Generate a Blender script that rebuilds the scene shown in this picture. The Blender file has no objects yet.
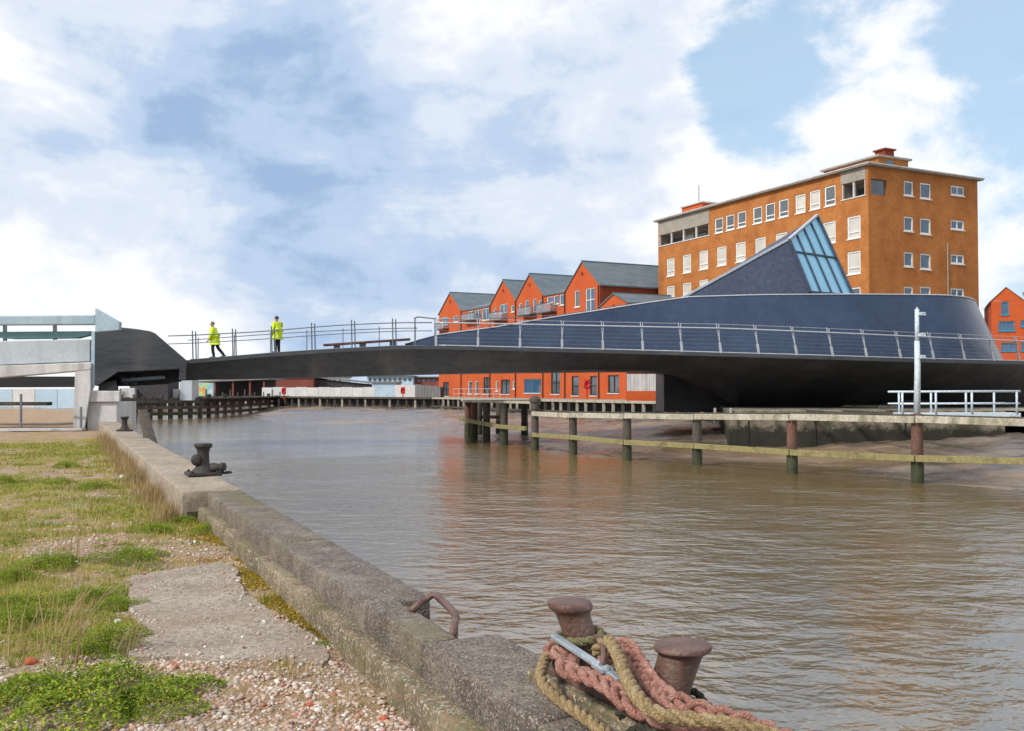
import bpy, bmesh, math, random
import numpy as np
from mathutils import Vector, Matrix, Quaternion, noise as mnoise
random.seed(7); rng = np.random.default_rng(7)
R = math.radians
scene = bpy.context.scene
COL = scene.collection

# ------------------------------------------------------------------ camera
F = 960.0; EYE = 1.62; HY = 390.0; CX, CY = 512.0, 365.5
PITCH = math.atan((HY - CY) / F)
cam_d = bpy.data.cameras.new('camera'); cam = bpy.data.objects.new('camera', cam_d); COL.objects.link(cam)
cam_d.sensor_width = 36.0; cam_d.lens = 36.0 * F / 1024.0
cam_d.clip_start = 0.05; cam_d.clip_end = 6000
cam.location = (0, 0, EYE); cam.rotation_euler = (math.pi / 2 + PITCH, 0, 0)
scene.camera = cam

# ------------------------------------------------------------------ world (sky and clouds)
SUN = Vector((-0.62, -0.48, 0.66)).normalized()
w = bpy.data.worlds.new('World'); scene.world = w; w.use_nodes = True
nt = w.node_tree; N = nt.nodes; L = nt.links; N.clear()
def wn(t, **k):
    n = N.new(t)
    for a, b in k.items(): setattr(n, a, b)
    return n
def wmath(op, a, b=None, clamp=False):
    n = wn('ShaderNodeMath', operation=op, use_clamp=clamp)
    for i, v in enumerate((a, b)):
        if v is None: continue
        if isinstance(v, (int, float)): n.inputs[i].default_value = v
        else: L.new(v, n.inputs[i])
    return n.outputs[0]
wout = wn('ShaderNodeOutputWorld'); bg = wn('ShaderNodeBackground'); bg.inputs[1].default_value = 0.1
sky = wn('ShaderNodeTexSky', sky_type='NISHITA', sun_disc=False)
sky.sun_elevation = math.asin(SUN.z); sky.sun_rotation = math.atan2(SUN.x, SUN.y)
sky.air_density = 1.0; sky.dust_density = 1.6; sky.ozone_density = 1.2
tc = wn('ShaderNodeTexCoord')
def wnoise(scale, sy, detail, rough, off, dist=0.0):
    m = wn('ShaderNodeMapping'); m.inputs['Scale'].default_value = (scale, scale, scale * sy); m.inputs['Location'].default_value = off
    L.new(tc.outputs['Generated'], m.inputs['Vector'])
    n = wn('ShaderNodeTexNoise'); n.inputs['Scale'].default_value = 1.0; n.inputs['Detail'].default_value = detail
    n.inputs['Roughness'].default_value = rough; n.inputs['Distortion'].default_value = dist
    L.new(m.outputs[0], n.inputs['Vector']); return n.outputs['Fac']
def wramp(fac, stops):
    r = wn('ShaderNodeValToRGB'); r.color_ramp.interpolation = 'EASE'
    while len(r.color_ramp.elements) < len(stops): r.color_ramp.elements.new(0.5)
    for e, (p, c) in zip(r.color_ramp.elements, stops):
        e.position = p; e.color = (*c, 1) if len(c) == 3 else c
    L.new(fac, r.inputs[0]); return r.outputs[0]
def wmix(fac, a, b):
    m = wn('ShaderNodeMix', data_type='RGBA')
    if isinstance(fac, (int, float)): m.inputs[0].default_value = fac
    else: L.new(fac, m.inputs[0])
    for i, v in ((6, a), (7, b)):
        if isinstance(v, tuple): m.inputs[i].default_value = (*v, 1)
        else: L.new(v, m.inputs[i])
    return m.outputs[2]
def wdir(px, py):
    d = Matrix.Rotation(PITCH, 3, 'X') @ Vector(((px - CX) / F, 1, (CY - py) / F)); return d.normalized()
def wblob(px, py, width):        # a soft cloud bank round one direction of the sky
    d = wn('ShaderNodeVectorMath', operation='DOT_PRODUCT'); L.new(tc.outputs['Generated'], d.inputs[0]); d.inputs[1].default_value = wdir(px, py)
    mr = wn('ShaderNodeMapRange', interpolation_type='SMOOTHSTEP')
    mr.inputs[1].default_value = math.cos(width); mr.inputs[2].default_value = 1.0
    L.new(d.outputs['Value'], mr.inputs[0]); return mr.outputs[0]
big = wnoise(2.3, 2.0, 7.0, 0.56, (3.1, 0.4, 1.7), 0.25)
fine = wnoise(7.0, 1.5, 10.0, 0.60, (0.3, 5.2, 2.2), 0.15)
shade = wnoise(3.4, 2.6, 6.0, 0.55, (7.7, 1.3, 0.2), 0.6)
cov = wmath('ADD', wmath('MULTIPLY', big, 0.6), wmath('MULTIPLY', fine, 0.4))
# blue gaps upper right, solid banks elsewhere
cov = wmath('ADD', cov, 0.10)
cov = wmath('SUBTRACT', cov, wmath('MULTIPLY', wblob(880, 40, 0.24), 0.19))
cov = wmath('SUBTRACT', cov, wmath('MULTIPLY', wblob(745, 105, 0.09), 0.14))
cov = wmath('SUBTRACT', cov, wmath('MULTIPLY', wblob(1015, 190, 0.13), 0.10))
cov = wmath('ADD', cov, wmath('MULTIPLY', wblob(860, 165, 0.14), 0.10)); cov = wmath('ADD', cov, wmath('MULTIPLY', wblob(250, 150, 0.45), 0.16))
mask = wramp(cov, [(0.44, (0.18,) * 3), (0.53, (1, 1, 1))])
sh = wmath('ADD', wmath('MULTIPLY', shade, 0.55), wmath('MULTIPLY', fine, 0.55)); sh = wmath('SUBTRACT', sh, 0.06)
sh = wmath('SUBTRACT', sh, wmath('MULTIPLY', wblob(270, 245, 0.34), 0.15))
sh = wmath('SUBTRACT', sh, wmath('MULTIPLY', wblob(600, 130, 0.12), 0.07))
sh = wmath('ADD', sh, wmath('MULTIPLY', wblob(130, 345, 0.17), 0.24))
sh = wmath('ADD', sh, wmath('MULTIPLY', wblob(820, 170, 0.24), 0.13))
sh = wmath('ADD', sh, wmath('MULTIPLY', wblob(440, 60, 0.2), 0.06))
cl = wramp(sh, [(0.26, (2.75, 3.9, 5.7)), (0.36, (4.1, 5.15, 6.7)), (0.45, (5.8, 6.4, 7.3)), (0.57, (7.8, 7.95, 8.2))])
skyt = wmix(0.5, sky.outputs[0], (3.9, 6.3, 8.6))
L.new(wmix(mask, skyt, cl), bg.inputs[0]); L.new(bg.outputs[0], wout.inputs[0])

# ------------------------------------------------------------------ sun
sl = bpy.data.lights.new('sun', 'SUN'); sl.energy = 2.8; sl.angle = R(9); sl.color = (1.0, 0.95, 0.87)
so = bpy.data.objects.new('sun', sl); COL.objects.link(so); so.rotation_euler = (-SUN).to_track_quat('-Z', 'Y').to_euler(); so.location = (0, 0, 60)
scene.view_settings.view_transform = 'Standard'; scene.view_settings.look = 'None'
scene.view_settings.gamma = 1.0; scene.view_settings.exposure = 0.38; scene.view_settings.use_curve_mapping = False

# ------------------------------------------------------------------ pixel to place
def ray(px, py): return Matrix.Rotation(PITCH, 3, 'X') @ Vector(((px - CX) / F, 1, (CY - py) / F))
def P(px, py, Y):
    d = ray(px, py); d = d * (Y / d.y); return Vector((d.x, d.y, d.z + EYE))
def G(px, py, z=0.0):
    d = ray(px, py); k = (z - EYE) / d.z; return Vector((d.x * k, d.y * k, z))
def hit(O, D, px, py):           # ray against the vertical plane through O along D: distance along D, height
    d = ray(px, py); det = D[0] * (-d.y) - D[1] * (-d.x)
    t = (-(O[0]) * (-d.y) + (O[1]) * (-d.x)) / det
    x, y = O[0] + t * D[0], O[1] + t * D[1]; lam = y / d.y
    return t, EYE + d.z * lam

# ------------------------------------------------------------------ materials
MATS = {}
def mat(name, stops, rough=0.8, scale=3.0, detail=6.0, bump=0.0, bscale=None, metal=0.0, spec=0.4, stretch=(1, 1, 1), dist=0.0, rvar=0.0, speck=None, streak=None, coat=0.0, fine=0.25):
    m = bpy.data.materials.new(name); m.use_nodes = True; t = m.node_tree; n = t.nodes; l = t.links
    b = n['Principled BSDF']; b.inputs['Roughness'].default_value = rough; b.inputs['Metallic'].default_value = metal
    b.inputs['Specular IOR Level'].default_value = spec; b.inputs['Coat Weight'].default_value = coat
    c = n.new('ShaderNodeTexCoord'); mp = n.new('ShaderNodeMapping'); mp.inputs['Scale'].default_value = stretch
    geo = n.new('ShaderNodeNewGeometry'); 
    oi = n.new('ShaderNodeObjectInfo')
    add = n.new('ShaderNodeVectorMath'); add.operation = 'ADD'; cx = n.new('ShaderNodeCombineXYZ')
    mu = n.new('ShaderNodeMath'); mu.operation = 'MULTIPLY'; mu.inputs[1].default_value = 37.0; l.new(oi.outputs['Random'], mu.inputs[0])
    l.new(mu.outputs[0], cx.inputs[0]); l.new(c.outputs['Object'], add.inputs[0]); l.new(cx.outputs[0], add.inputs[1])
    l.new(add.outputs[0], mp.inputs[0])
    nz = n.new('ShaderNodeTexNoise'); nz.inputs['Scale'].default_value = scale; nz.inputs['Detail'].default_value = detail; nz.inputs['Roughness'].default_value = 0.62
    nz.inputs['Distortion'].default_value = dist
    l.new(mp.outputs[0], nz.inputs['Vector'])
    rp = n.new('ShaderNodeValToRGB'); els = rp.color_ramp.elements
    if len(stops) == 1: stops = [(0.3, tuple(v * 0.85 for v in stops[0])), (0.7, tuple(min(1, v * 1.12) for v in stops[0]))]
    while len(els) < len(stops): els.new(0.5)
    for e, (p_, c_) in zip(els, stops): e.position = p_; e.color = (*c_, 1)
    l.new(nz.outputs['Fac'], rp.inputs[0]); colr = rp.outputs[0]
    if fine:
        fz = n.new('ShaderNodeTexNoise'); fz.inputs['Scale'].default_value = scale * 9; fz.inputs['Detail'].default_value = 4; l.new(mp.outputs[0], fz.inputs['Vector'])
        mr = n.new('ShaderNodeMapRange'); mr.inputs[1].default_value = 0.3; mr.inputs[2].default_value = 0.7; mr.inputs[3].default_value = 1 - fine; mr.inputs[4].default_value = 1 + fine; l.new(fz.outputs['Fac'], mr.inputs[0])
        mx = n.new('ShaderNodeVectorMath'); mx.operation = 'SCALE'; l.new(colr, mx.inputs[0]); l.new(mr.outputs[0], mx.inputs['Scale']); colr = mx.outputs[0]
    def over(colr, fac, c2):
        mx = n.new('ShaderNodeMix'); mx.data_type = 'RGBA'; l.new(fac, mx.inputs[0]); l.new(colr, mx.inputs[6]); mx.inputs[7].default_value = (*c2, 1); return mx.outputs[2]
    if speck:                     # (scale, threshold, colour): grit
        for (ss, th, c2) in speck:
            v = n.new('ShaderNodeTexVoronoi'); v.inputs['Scale'].default_value = ss; l.new(mp.outputs[0], v.inputs['Vector'])
            sp = n.new('ShaderNodeSeparateColor'); l.new(v.outputs['Color'], sp.inputs[0])
            g = n.new('ShaderNodeMath'); g.operation = 'GREATER_THAN'; g.inputs[1].default_value = th; l.new(sp.outputs[0], g.inputs[0]); colr = over(colr, g.outputs[0], c2)
    if streak:                    # (scale, z stretch, lo, hi, colour, amount): rain streaks and stains
        for (ss, zs, lo, hi, c2, am) in streak:
            m2 = n.new('ShaderNodeMapping'); m2.inputs['Scale'].default_value = (1, 1, zs); l.new(add.outputs[0], m2.inputs[0])
            z = n.new('ShaderNodeTexNoise'); z.inputs['Scale'].default_value = ss; z.inputs['Detail'].default_value = 5; l.new(m2.outputs[0], z.inputs['Vector'])
            mr = n.new('ShaderNodeMapRange'); mr.inputs[1].default_value = lo; mr.inputs[2].default_value = hi; mr.inputs[4].default_value = am; l.new(z.outputs['Fac'], mr.inputs[0]); colr = over(colr, mr.outputs[0], c2)
    l.new(colr, b.inputs['Base Color'])
    if rvar:
        mr = n.new('ShaderNodeMapRange'); mr.inputs[1].default_value = 0.3; mr.inputs[2].default_value = 0.7
        mr.inputs[3].default_value = max(0.02, rough - rvar); mr.inputs[4].default_value = min(1, rough + rvar); l.new(nz.outputs['Fac'], mr.inputs[0]); l.new(mr.outputs[0], b.inputs['Roughness'])
    if bump:
        bz = n.new('ShaderNodeTexNoise'); bz.inputs['Scale'].default_value = bscale or scale * 6; bz.inputs['Detail'].default_value = 6; l.new(mp.outputs[0], bz.inputs['Vector'])
        bp = n.new('ShaderNodeBump'); bp.inputs['Strength'].default_value = min(1, bump); bp.inputs['Distance'].default_value = 0.02; l.new(bz.outputs['Fac'], bp.inputs['Height']); l.new(bp.outputs[0], b.inputs['Normal'])
    MATS[name] = m; return m
def island_mat(name, stops, rough=0.7, trans=0.0):     # one colour per small piece
    m = bpy.data.materials.new(name); m.use_nodes = True; t = m.node_tree; n = t.nodes; l = t.links; b = n['Principled BSDF']
    g = n.new('ShaderNodeNewGeometry'); rp = n.new('ShaderNodeValToRGB'); els = rp.color_ramp.elements
    while len(els) < len(stops): els.new(0.5)
    for e, (p_, c_) in zip(els, stops): e.position = p_; e.color = (*c_, 1)
    l.new(g.outputs['Random Per Island'], rp.inputs[0])
    nz = n.new('ShaderNodeTexNoise'); nz.inputs['Scale'].default_value = 1.1; nz.inputs['Detail'].default_value = 4
    c = n.new('ShaderNodeTexCoord'); l.new(c.outputs['Object'], nz.inputs['Vector'])
    mr = n.new('ShaderNodeMapRange'); mr.inputs[1].default_value = 0.3; mr.inputs[2].default_value = 0.7; mr.inputs[3].default_value = 0.75; mr.inputs[4].default_value = 1.25; l.new(nz.outputs['Fac'], mr.inputs[0])
    mx = n.new('ShaderNodeVectorMath'); mx.operation = 'SCALE'; l.new(rp.outputs[0], mx.inputs[0]); l.new(mr.outputs[0], mx.inputs['Scale'])
    l.new(mx.outputs[0], b.inputs['Base Color']); b.inputs['Roughness'].default_value = rough; b.inputs['Specular IOR Level'].default_value = 0.3
    if trans:
        tr = n.new('ShaderNodeBsdfTranslucent'); l.new(mx.outputs[0], tr.inputs[0]); ms = n.new('ShaderNodeMixShader'); ms.inputs[0].default_value = trans
        l.new(b.outputs[0], ms.inputs[1]); l.new(tr.outputs[0], ms.inputs[2]); l.new(ms.outputs[0], n['Material Output'].inputs[0])
    MATS[name] = m; return m
def brick_mat(name, c1, c2, c3, mortar, stain=0.3):
    m = bpy.data.materials.new(name); m.use_nodes = True; t = m.node_tree; n = t.nodes; l = t.links; b = n['Principled BSDF']; b.inputs['Roughness'].default_value = 0.85; b.inputs['Specular IOR Level'].default_value = 0.25
    c = n.new('ShaderNodeTexCoord'); s = n.new('ShaderNodeSeparateXYZ'); l.new(c.outputs['Object'], s.inputs[0])
    a = n.new('ShaderNodeMath'); a.operation = 'ADD'; l.new(s.outputs[0], a.inputs[0]); l.new(s.outputs[1], a.inputs[1])
    cb = n.new('ShaderNodeCombineXYZ'); l.new(a.outputs[0], cb.inputs[0]); l.new(s.outputs[2], cb.inputs[1])
    bk = n.new('ShaderNodeTexBrick'); l.new(cb.outputs[0], bk.inputs[0]); bk.inputs['Scale'].default_value = 1.0
    bk.inputs['Brick Width'].default_value = 0.225; bk.inputs['Row Height'].default_value = 0.075; bk.inputs['Mortar Size'].default_value = 0.008; bk.inputs['Bias'].default_value = 0
    bk.inputs[1].default_value = (*c1, 1); bk.inputs[2].default_value = (*c2, 1); bk.inputs[3].default_value = (*mortar, 1)
    nz = n.new('ShaderNodeTexNoise'); nz.inputs['Scale'].default_value = 0.45; nz.inputs['Detail'].default_value = 7; nz.inputs['Roughness'].default_value = 0.65; l.new(c.outputs['Object'], nz.inputs['Vector'])
    mr = n.new('ShaderNodeMapRange'); mr.inputs[1].default_value = 0.42; mr.inputs[2].default_value = 0.72; mr.inputs[4].default_value = stain * 2; l.new(nz.outputs['Fac'], mr.inputs[0])
    mx = n.new('ShaderNodeMix'); mx.data_type = 'RGBA'; l.new(mr.outputs[0], mx.inputs[0]); l.new(bk.outputs[0], mx.inputs[6]); mx.inputs[7].default_value = (*c3, 1)
    l.new(mx.outputs[2], b.inputs['Base Color'])
    MATS[name] = m
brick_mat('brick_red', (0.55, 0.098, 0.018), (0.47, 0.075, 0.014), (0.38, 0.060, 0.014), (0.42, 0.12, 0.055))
brick_mat('brick_dark_shade', (0.24, 0.04, 0.018), (0.2, 0.034, 0.016), (0.15, 0.028, 0.014), (0.24, 0.08, 0.04))  # dark brick for chimneys and vents; on house sides it paints in shade
brick_mat('brick_orange', (0.47, 0.165, 0.028), (0.35, 0.105, 0.018), (0.24, 0.075, 0.02), (0.44, 0.24, 0.11), 0.4)
mat('slate', [(0.3, (0.085, 0.11, 0.13)), (0.7, (0.135, 0.165, 0.19))], 0.6, 0.7, stretch=(1, 1, 4), bump=0.2)
mat('white_frame', [(0.72, 0.72, 0.70)], 0.45, 2)
mat('dark_frame', [(0.03, 0.032, 0.036)], 0.4, 3)
mat('glass_dark', [(0.3, (0.04, 0.052, 0.065)), (0.7, (0.12, 0.14, 0.155))], 0.06, 0.5, spec=0.8, fine=0)
mat('glass_blue', [(0.3, (0.03, 0.075, 0.14)), (0.7, (0.07, 0.13, 0.2))], 0.06, 0.6, spec=0.8, fine=0)
mat('glass_blind', [(0.3, (0.42, 0.41, 0.37)), (0.7, (0.60, 0.58, 0.53))], 0.15, 0.5, spec=0.6, fine=0)
mat('blue_paint', [(0.04, 0.20, 0.33)], 0.4, 3)
mat('concrete_pale', [(0.3, (0.44, 0.43, 0.42)), (0.7, (0.60, 0.59, 0.575))], 0.85, 0.8, bump=0.15, streak=[(2.2, 0.15, 0.5, 0.75, (0.27, 0.26, 0.24), 0.7)], fine=0.07)
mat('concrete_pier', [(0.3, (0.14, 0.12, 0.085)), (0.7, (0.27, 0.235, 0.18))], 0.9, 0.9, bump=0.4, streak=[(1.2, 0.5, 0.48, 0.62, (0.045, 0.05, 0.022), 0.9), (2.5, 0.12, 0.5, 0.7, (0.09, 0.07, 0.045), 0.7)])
def weed_shade_line(name, z0):                                  # tidal weed below the high water mark, blackened further to paint the hub's shade
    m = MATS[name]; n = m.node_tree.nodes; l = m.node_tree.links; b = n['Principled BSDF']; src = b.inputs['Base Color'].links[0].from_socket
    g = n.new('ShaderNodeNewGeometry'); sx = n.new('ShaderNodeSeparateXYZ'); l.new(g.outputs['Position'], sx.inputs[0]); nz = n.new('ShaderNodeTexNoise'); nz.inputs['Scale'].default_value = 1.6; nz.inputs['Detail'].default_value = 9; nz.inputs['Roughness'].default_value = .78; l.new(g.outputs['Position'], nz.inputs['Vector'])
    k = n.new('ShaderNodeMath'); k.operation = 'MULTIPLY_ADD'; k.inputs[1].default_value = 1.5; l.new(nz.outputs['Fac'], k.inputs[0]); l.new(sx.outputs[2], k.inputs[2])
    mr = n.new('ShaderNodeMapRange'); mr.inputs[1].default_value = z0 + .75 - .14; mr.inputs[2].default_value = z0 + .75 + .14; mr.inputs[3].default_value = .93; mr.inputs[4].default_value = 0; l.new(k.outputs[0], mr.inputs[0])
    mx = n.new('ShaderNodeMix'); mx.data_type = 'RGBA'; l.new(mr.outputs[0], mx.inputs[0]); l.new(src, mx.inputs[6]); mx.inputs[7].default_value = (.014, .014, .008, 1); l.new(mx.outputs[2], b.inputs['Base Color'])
weed_shade_line('concrete_pier', -0.02)
mat('roof_slab', [(0.30, 0.27, 0.23)], 0.8, 1)
mat('grey_paint', [(0.3, (0.36, 0.40, 0.43)), (0.7, (0.46, 0.50, 0.53))], 0.5, 0.9, streak=[(1.6, 0.2, 0.55, 0.75, (0.24, 0.25, 0.25), 0.6)], fine=0.07)
mat('steel_blue', [(0.3, (0.28, 0.38, 0.45)), (0.7, (0.38, 0.48, 0.54))], 0.45, 0.9, streak=[(1.6, 0.2, 0.55, 0.75, (0.18, 0.22, 0.24), 0.6)], fine=0.07)
mat('steel_teal', [(0.3, (0.10, 0.22, 0.23)), (0.7, (0.16, 0.29, 0.30))], 0.5, 0.9, fine=0.07)
mat('bridge_dark', [(0.3, (0.030, 0.033, 0.039)), (0.7, (0.052, 0.056, 0.063))], 0.45, 0.7, rvar=0.12, stretch=(0.3, 1, 2), streak=[(0.9, 0.25, 0.55, 0.75, (0.085, 0.082, 0.078), 0.5)])
mat('bridge_under', [(0.3, (0.034, 0.034, 0.038)), (0.7, (0.058, 0.058, 0.062))], 0.5, 0.6, rvar=0.1, stretch=(0.4, 0.4, 1), streak=[(0.7, 0.4, 0.5, 0.75, (0.11, 0.105, 0.1), 0.6)])
mat('black_steel', [(0.018, 0.018, 0.02)], 0.6, 2)
mat('deck_grey', [(0.10, 0.10, 0.105)], 0.8, 2)
def ribbed(name, c1, c2, rough):
    m = mat(name, [(0.3, c1), (0.7, c2)], rough, 0.35, rvar=0.08, fine=0.12); t = m.node_tree; n = t.nodes; l = t.links
    c = n.new('ShaderNodeTexCoord'); s = n.new('ShaderNodeSeparateXYZ'); l.new(c.outputs['Object'], s.inputs[0])
    k = n.new('ShaderNodeMath'); k.operation = 'MULTIPLY'; k.inputs[1].default_value = 6.0; l.new(s.outputs[2], k.inputs[0])
    fr = n.new('ShaderNodeMath'); fr.operation = 'FRACT'; l.new(k.outputs[0], fr.inputs[0])
    g = n.new('ShaderNodeMapRange'); g.inputs[1].default_value = 0.86; g.inputs[2].default_value = 0.93; g.inputs[3].default_value = 1; g.inputs[4].default_value = 0; l.new(fr.outputs[0], g.inputs[0])
    bp = n.new('ShaderNodeBump'); bp.inputs['Strength'].default_value = 0.35; bp.inputs['Distance'].default_value = 0.02; l.new(g.outputs[0], bp.inputs['Height']); l.new(bp.outputs[0], n['Principled BSDF'].inputs['Normal'])
ribbed('spine_blue', (0.018, 0.033, 0.070), (0.033, 0.055, 0.104), 0.27)
mat('spine_dark', [(0.3, (0.030, 0.042, 0.075)), (0.7, (0.042, 0.056, 0.092))], 0.5, 0.5)
mat('fascia_pale', [(0.42, 0.45, 0.50)], 0.4, 2)
mat('wedge_glass', [(0.3, (0.14, 0.42, 0.60)), (0.7, (0.20, 0.50, 0.68))], 0.08, 0.3, spec=0.7, fine=0)
mat('rail_steel', [(0.42, 0.44, 0.47)], 0.35, 3, metal=0.3)
mat('rail_thin', [(0.16, 0.18, 0.21)], 0.4, 3, metal=0.3)
mat('white_steel', [(0.3, (0.46, 0.54, 0.59)), (0.7, (0.56, 0.63, 0.67))], 0.4, 2)
mat('timber_dark', [(0.3, (0.040, 0.034, 0.028)), (0.7, (0.10, 0.085, 0.068))], 0.9, 1.5, stretch=(1, 1, 0.25), bump=0.4)
mat('timber_pale', [(0.3, (0.30, 0.265, 0.20)), (0.7, (0.46, 0.42, 0.34))], 0.85, 1.6, bump=0.4, streak=[(3, 0.5, 0.52, 0.7, (0.12, 0.11, 0.05), 0.7)])
mat('timber_moss', [(0.3, (0.11, 0.095, 0.04)), (0.5, (0.23, 0.195, 0.085)), (0.75, (0.17, 0.16, 0.065))], 0.9, 2.2, bump=0.4)
mat('pile_rust', [(0.3, (0.085, 0.045, 0.034)), (0.7, (0.17, 0.082, 0.058))], 0.9, 2.0, stretch=(1, 1, 0.4), bump=0.4)
mat('pile_weed', [(0.3, (0.018, 0.022, 0.010)), (0.7, (0.060, 0.062, 0.028))], 0.75, 3.0, bump=0.5)
mat('rust_iron', [(0.25, (0.06, 0.026, 0.018)), (0.5, (0.13, 0.073, 0.058)), (0.75, (0.20, 0.13, 0.105))], 0.5, 9, bump=0.35, bscale=60, rvar=0.12, metal=0.1)
mat('old_iron', [(0.3, (0.022, 0.020, 0.018)), (0.7, (0.062, 0.052, 0.045))], 0.7, 5, bump=0.4, metal=0.1)
mat('galvanised', [(0.3, (0.34, 0.40, 0.45)), (0.7, (0.48, 0.54, 0.58))], 0.4, 14, metal=0.55)
mat('cap_concrete', [(0.28, (0.06, 0.048, 0.042)), (0.5, (0.145, 0.122, 0.102)), (0.72, (0.27, 0.228, 0.178))], 0.92, 3.2, bump=0.9, bscale=70, speck=[(120, 0.88, (0.31, 0.28, 0.24)), (100, 0.92, (0.07, 0.055, 0.05)), (140, 0.93, (0.29, 0.17, 0.12))], streak=[(1.1, 1, 0.52, 0.72, (0.145, 0.125, 0.05), 0.75)])
mat('ledge_concrete', [(0.28, (0.09, 0.07, 0.042)), (0.5, (0.17, 0.138, 0.085)), (0.72, (0.275, 0.222, 0.145))], 0.92, 2.4, bump=0.9, bscale=60, speck=[(80, 0.88, (0.40, 0.36, 0.30)), (75, 0.93, (0.30, 0.15, 0.09))], streak=[(2.0, 1, 0.5, 0.68, (0.11, 0.105, 0.035), 0.8)])
mat('smooth_cap', [(0.3, (0.235, 0.185, 0.135)), (0.7, (0.345, 0.285, 0.22))], 0.9, 1.3, bump=0.3, bscale=40, streak=[(1.4, 1, 0.55, 0.75, (0.17, 0.145, 0.105), 0.7)], speck=[(60, 0.95, (0.2, 0.17, 0.13))])
mat('pad_concrete', [(0.28, (0.19, 0.15, 0.11)), (0.5, (0.28, 0.228, 0.178)), (0.72, (0.35, 0.295, 0.24))], 0.95, 2.1, bump=0.5, bscale=60, speck=[(90, 0.93, (0.5, 0.44, 0.38)), (60, 0.965, (0.14, 0.10, 0.085))], streak=[(1.7, 1, 0.5, 0.7, (0.255, 0.19, 0.135), 0.7)])
mat('mud', [(0.25, (0.075, 0.056, 0.042)), (0.5, (0.135, 0.104, 0.084)), (0.75, (0.22, 0.178, 0.15))], 0.34, 0.30, bump=1.0, bscale=2.6, rvar=0.25, stretch=(1, 1.6, 1), streak=[(0.12, 1, 0.5, 0.66, (0.30, 0.19, 0.09), 0.55)])
mat('far_ground', [(0.3, (0.20, 0.17, 0.13)), (0.7, (0.32, 0.28, 0.23))], 0.95, 0.2)
mat('hoarding', [(0.62, 0.62, 0.61)], 0.6, 0.5, streak=[(1, 0.2, 0.55, 0.75, (0.45, 0.44, 0.42), 0.5)], fine=0.07)
mat('hoarding_blue', [(0.42, 0.56, 0.66)], 0.6, 0.5, fine=0.07)
mat('brick_wall_far', [(0.22, 0.065, 0.05)], 0.9, 0.6)
mat('mural', [(0.36, (0.65, 0.6, 0.5)), (0.48, (0.18, 0.45, 0.6)), (0.55, (0.45, 0.62, 0.2)), (0.64, (0.6, 0.25, 0.12))], 0.8, 0.55, fine=0.1)
mat('grey_sheet', [(0.20, 0.195, 0.2)], 0.7, 0.6, streak=[(1.2, 0.2, 0.5, 0.7, (0.11, 0.105, 0.105), 0.6)], fine=0.07)
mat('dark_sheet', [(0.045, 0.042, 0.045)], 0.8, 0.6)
mat('red_paint', [(0.48, 0.02, 0.02)], 0.45, 4)
mat('hivis', [(0.3, (0.50, 0.66, 0.01)), (0.7, (0.66, 0.80, 0.02))], 0.7, 5)
mat('trousers', [(0.018, 0.022, 0.035)], 0.85, 6)
mat('skin', [(0.48, 0.27, 0.19)], 0.55, 6)
mat('hair_grey', [(0.16, 0.14, 0.12)], 0.8, 8)
mat('hair_dark', [(0.03, 0.025, 0.02)], 0.8, 8)
mat('boot', [(0.015, 0.014, 0.014)], 0.6, 6)
def rope_mat(name, a, b_, c_): mat(name, [(0.25, a), (0.5, b_), (0.75, c_)], 0.95, 14, bump=1.0, bscale=150, fine=0.35)
rope_mat('rope_pink', (0.22, 0.10, 0.075), (0.43, 0.205, 0.16), (0.56, 0.36, 0.29))
rope_mat('rope_tan', (0.21, 0.14, 0.065), (0.38, 0.27, 0.135), (0.50, 0.39, 0.23))
rope_mat('rope_dark', (0.03, 0.028, 0.022), (0.06, 0.055, 0.04), (0.10, 0.09, 0.06))
rope_mat('rope_olive', (0.13, 0.12, 0.055), (0.22, 0.20, 0.095), (0.32, 0.28, 0.16))
mat('glass_clear', [(0.25, 0.33, 0.38)], 0.06, 1, fine=0); MATS['glass_clear'].node_tree.nodes['Principled BSDF'].inputs['Alpha'].default_value = 0.38
island_mat('pebbles', [(0.0, (0.34, 0.26, 0.19)), (0.25, (0.46, 0.37, 0.29)), (0.45, (0.42, 0.21, 0.14)), (0.6, (0.36, 0.31, 0.27)), (0.78, (0.48, 0.40, 0.33)), (0.93, (0.62, 0.58, 0.53)), (1.0, (0.36, 0.12, 0.065))], 0.85)
island_mat('grass_green', [(0.0, (0.12, 0.19, 0.018)), (0.4, (0.20, 0.26, 0.025)), (0.7, (0.28, 0.28, 0.04)), (1.0, (0.40, 0.31, 0.09))], 0.7, 0.3)
island_mat('grass_dry', [(0.0, (0.34, 0.235, 0.095)), (0.5, (0.46, 0.34, 0.16)), (1.0, (0.54, 0.43, 0.24))], 0.8, 0.25)
island_mat('weed_leaf', [(0.0, (0.085, 0.15, 0.010)), (0.35, (0.165, 0.26, 0.014)), (0.7, (0.28, 0.37, 0.02)), (0.9, (0.40, 0.42, 0.03)), (1.0, (0.42, 0.30, 0.08))], 0.6, 0.3)
island_mat('moss_leaf', [(0.0, (0.20, 0.13, 0.012)), (0.5, (0.32, 0.225, 0.018)), (1.0, (0.38, 0.30, 0.04))], 0.8, 0.15)
island_mat('scrub_brown', [(0.0, (0.25, 0.16, 0.07)), (0.5, (0.36, 0.25, 0.12)), (1.0, (0.44, 0.34, 0.18))], 0.8, 0.2)

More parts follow.
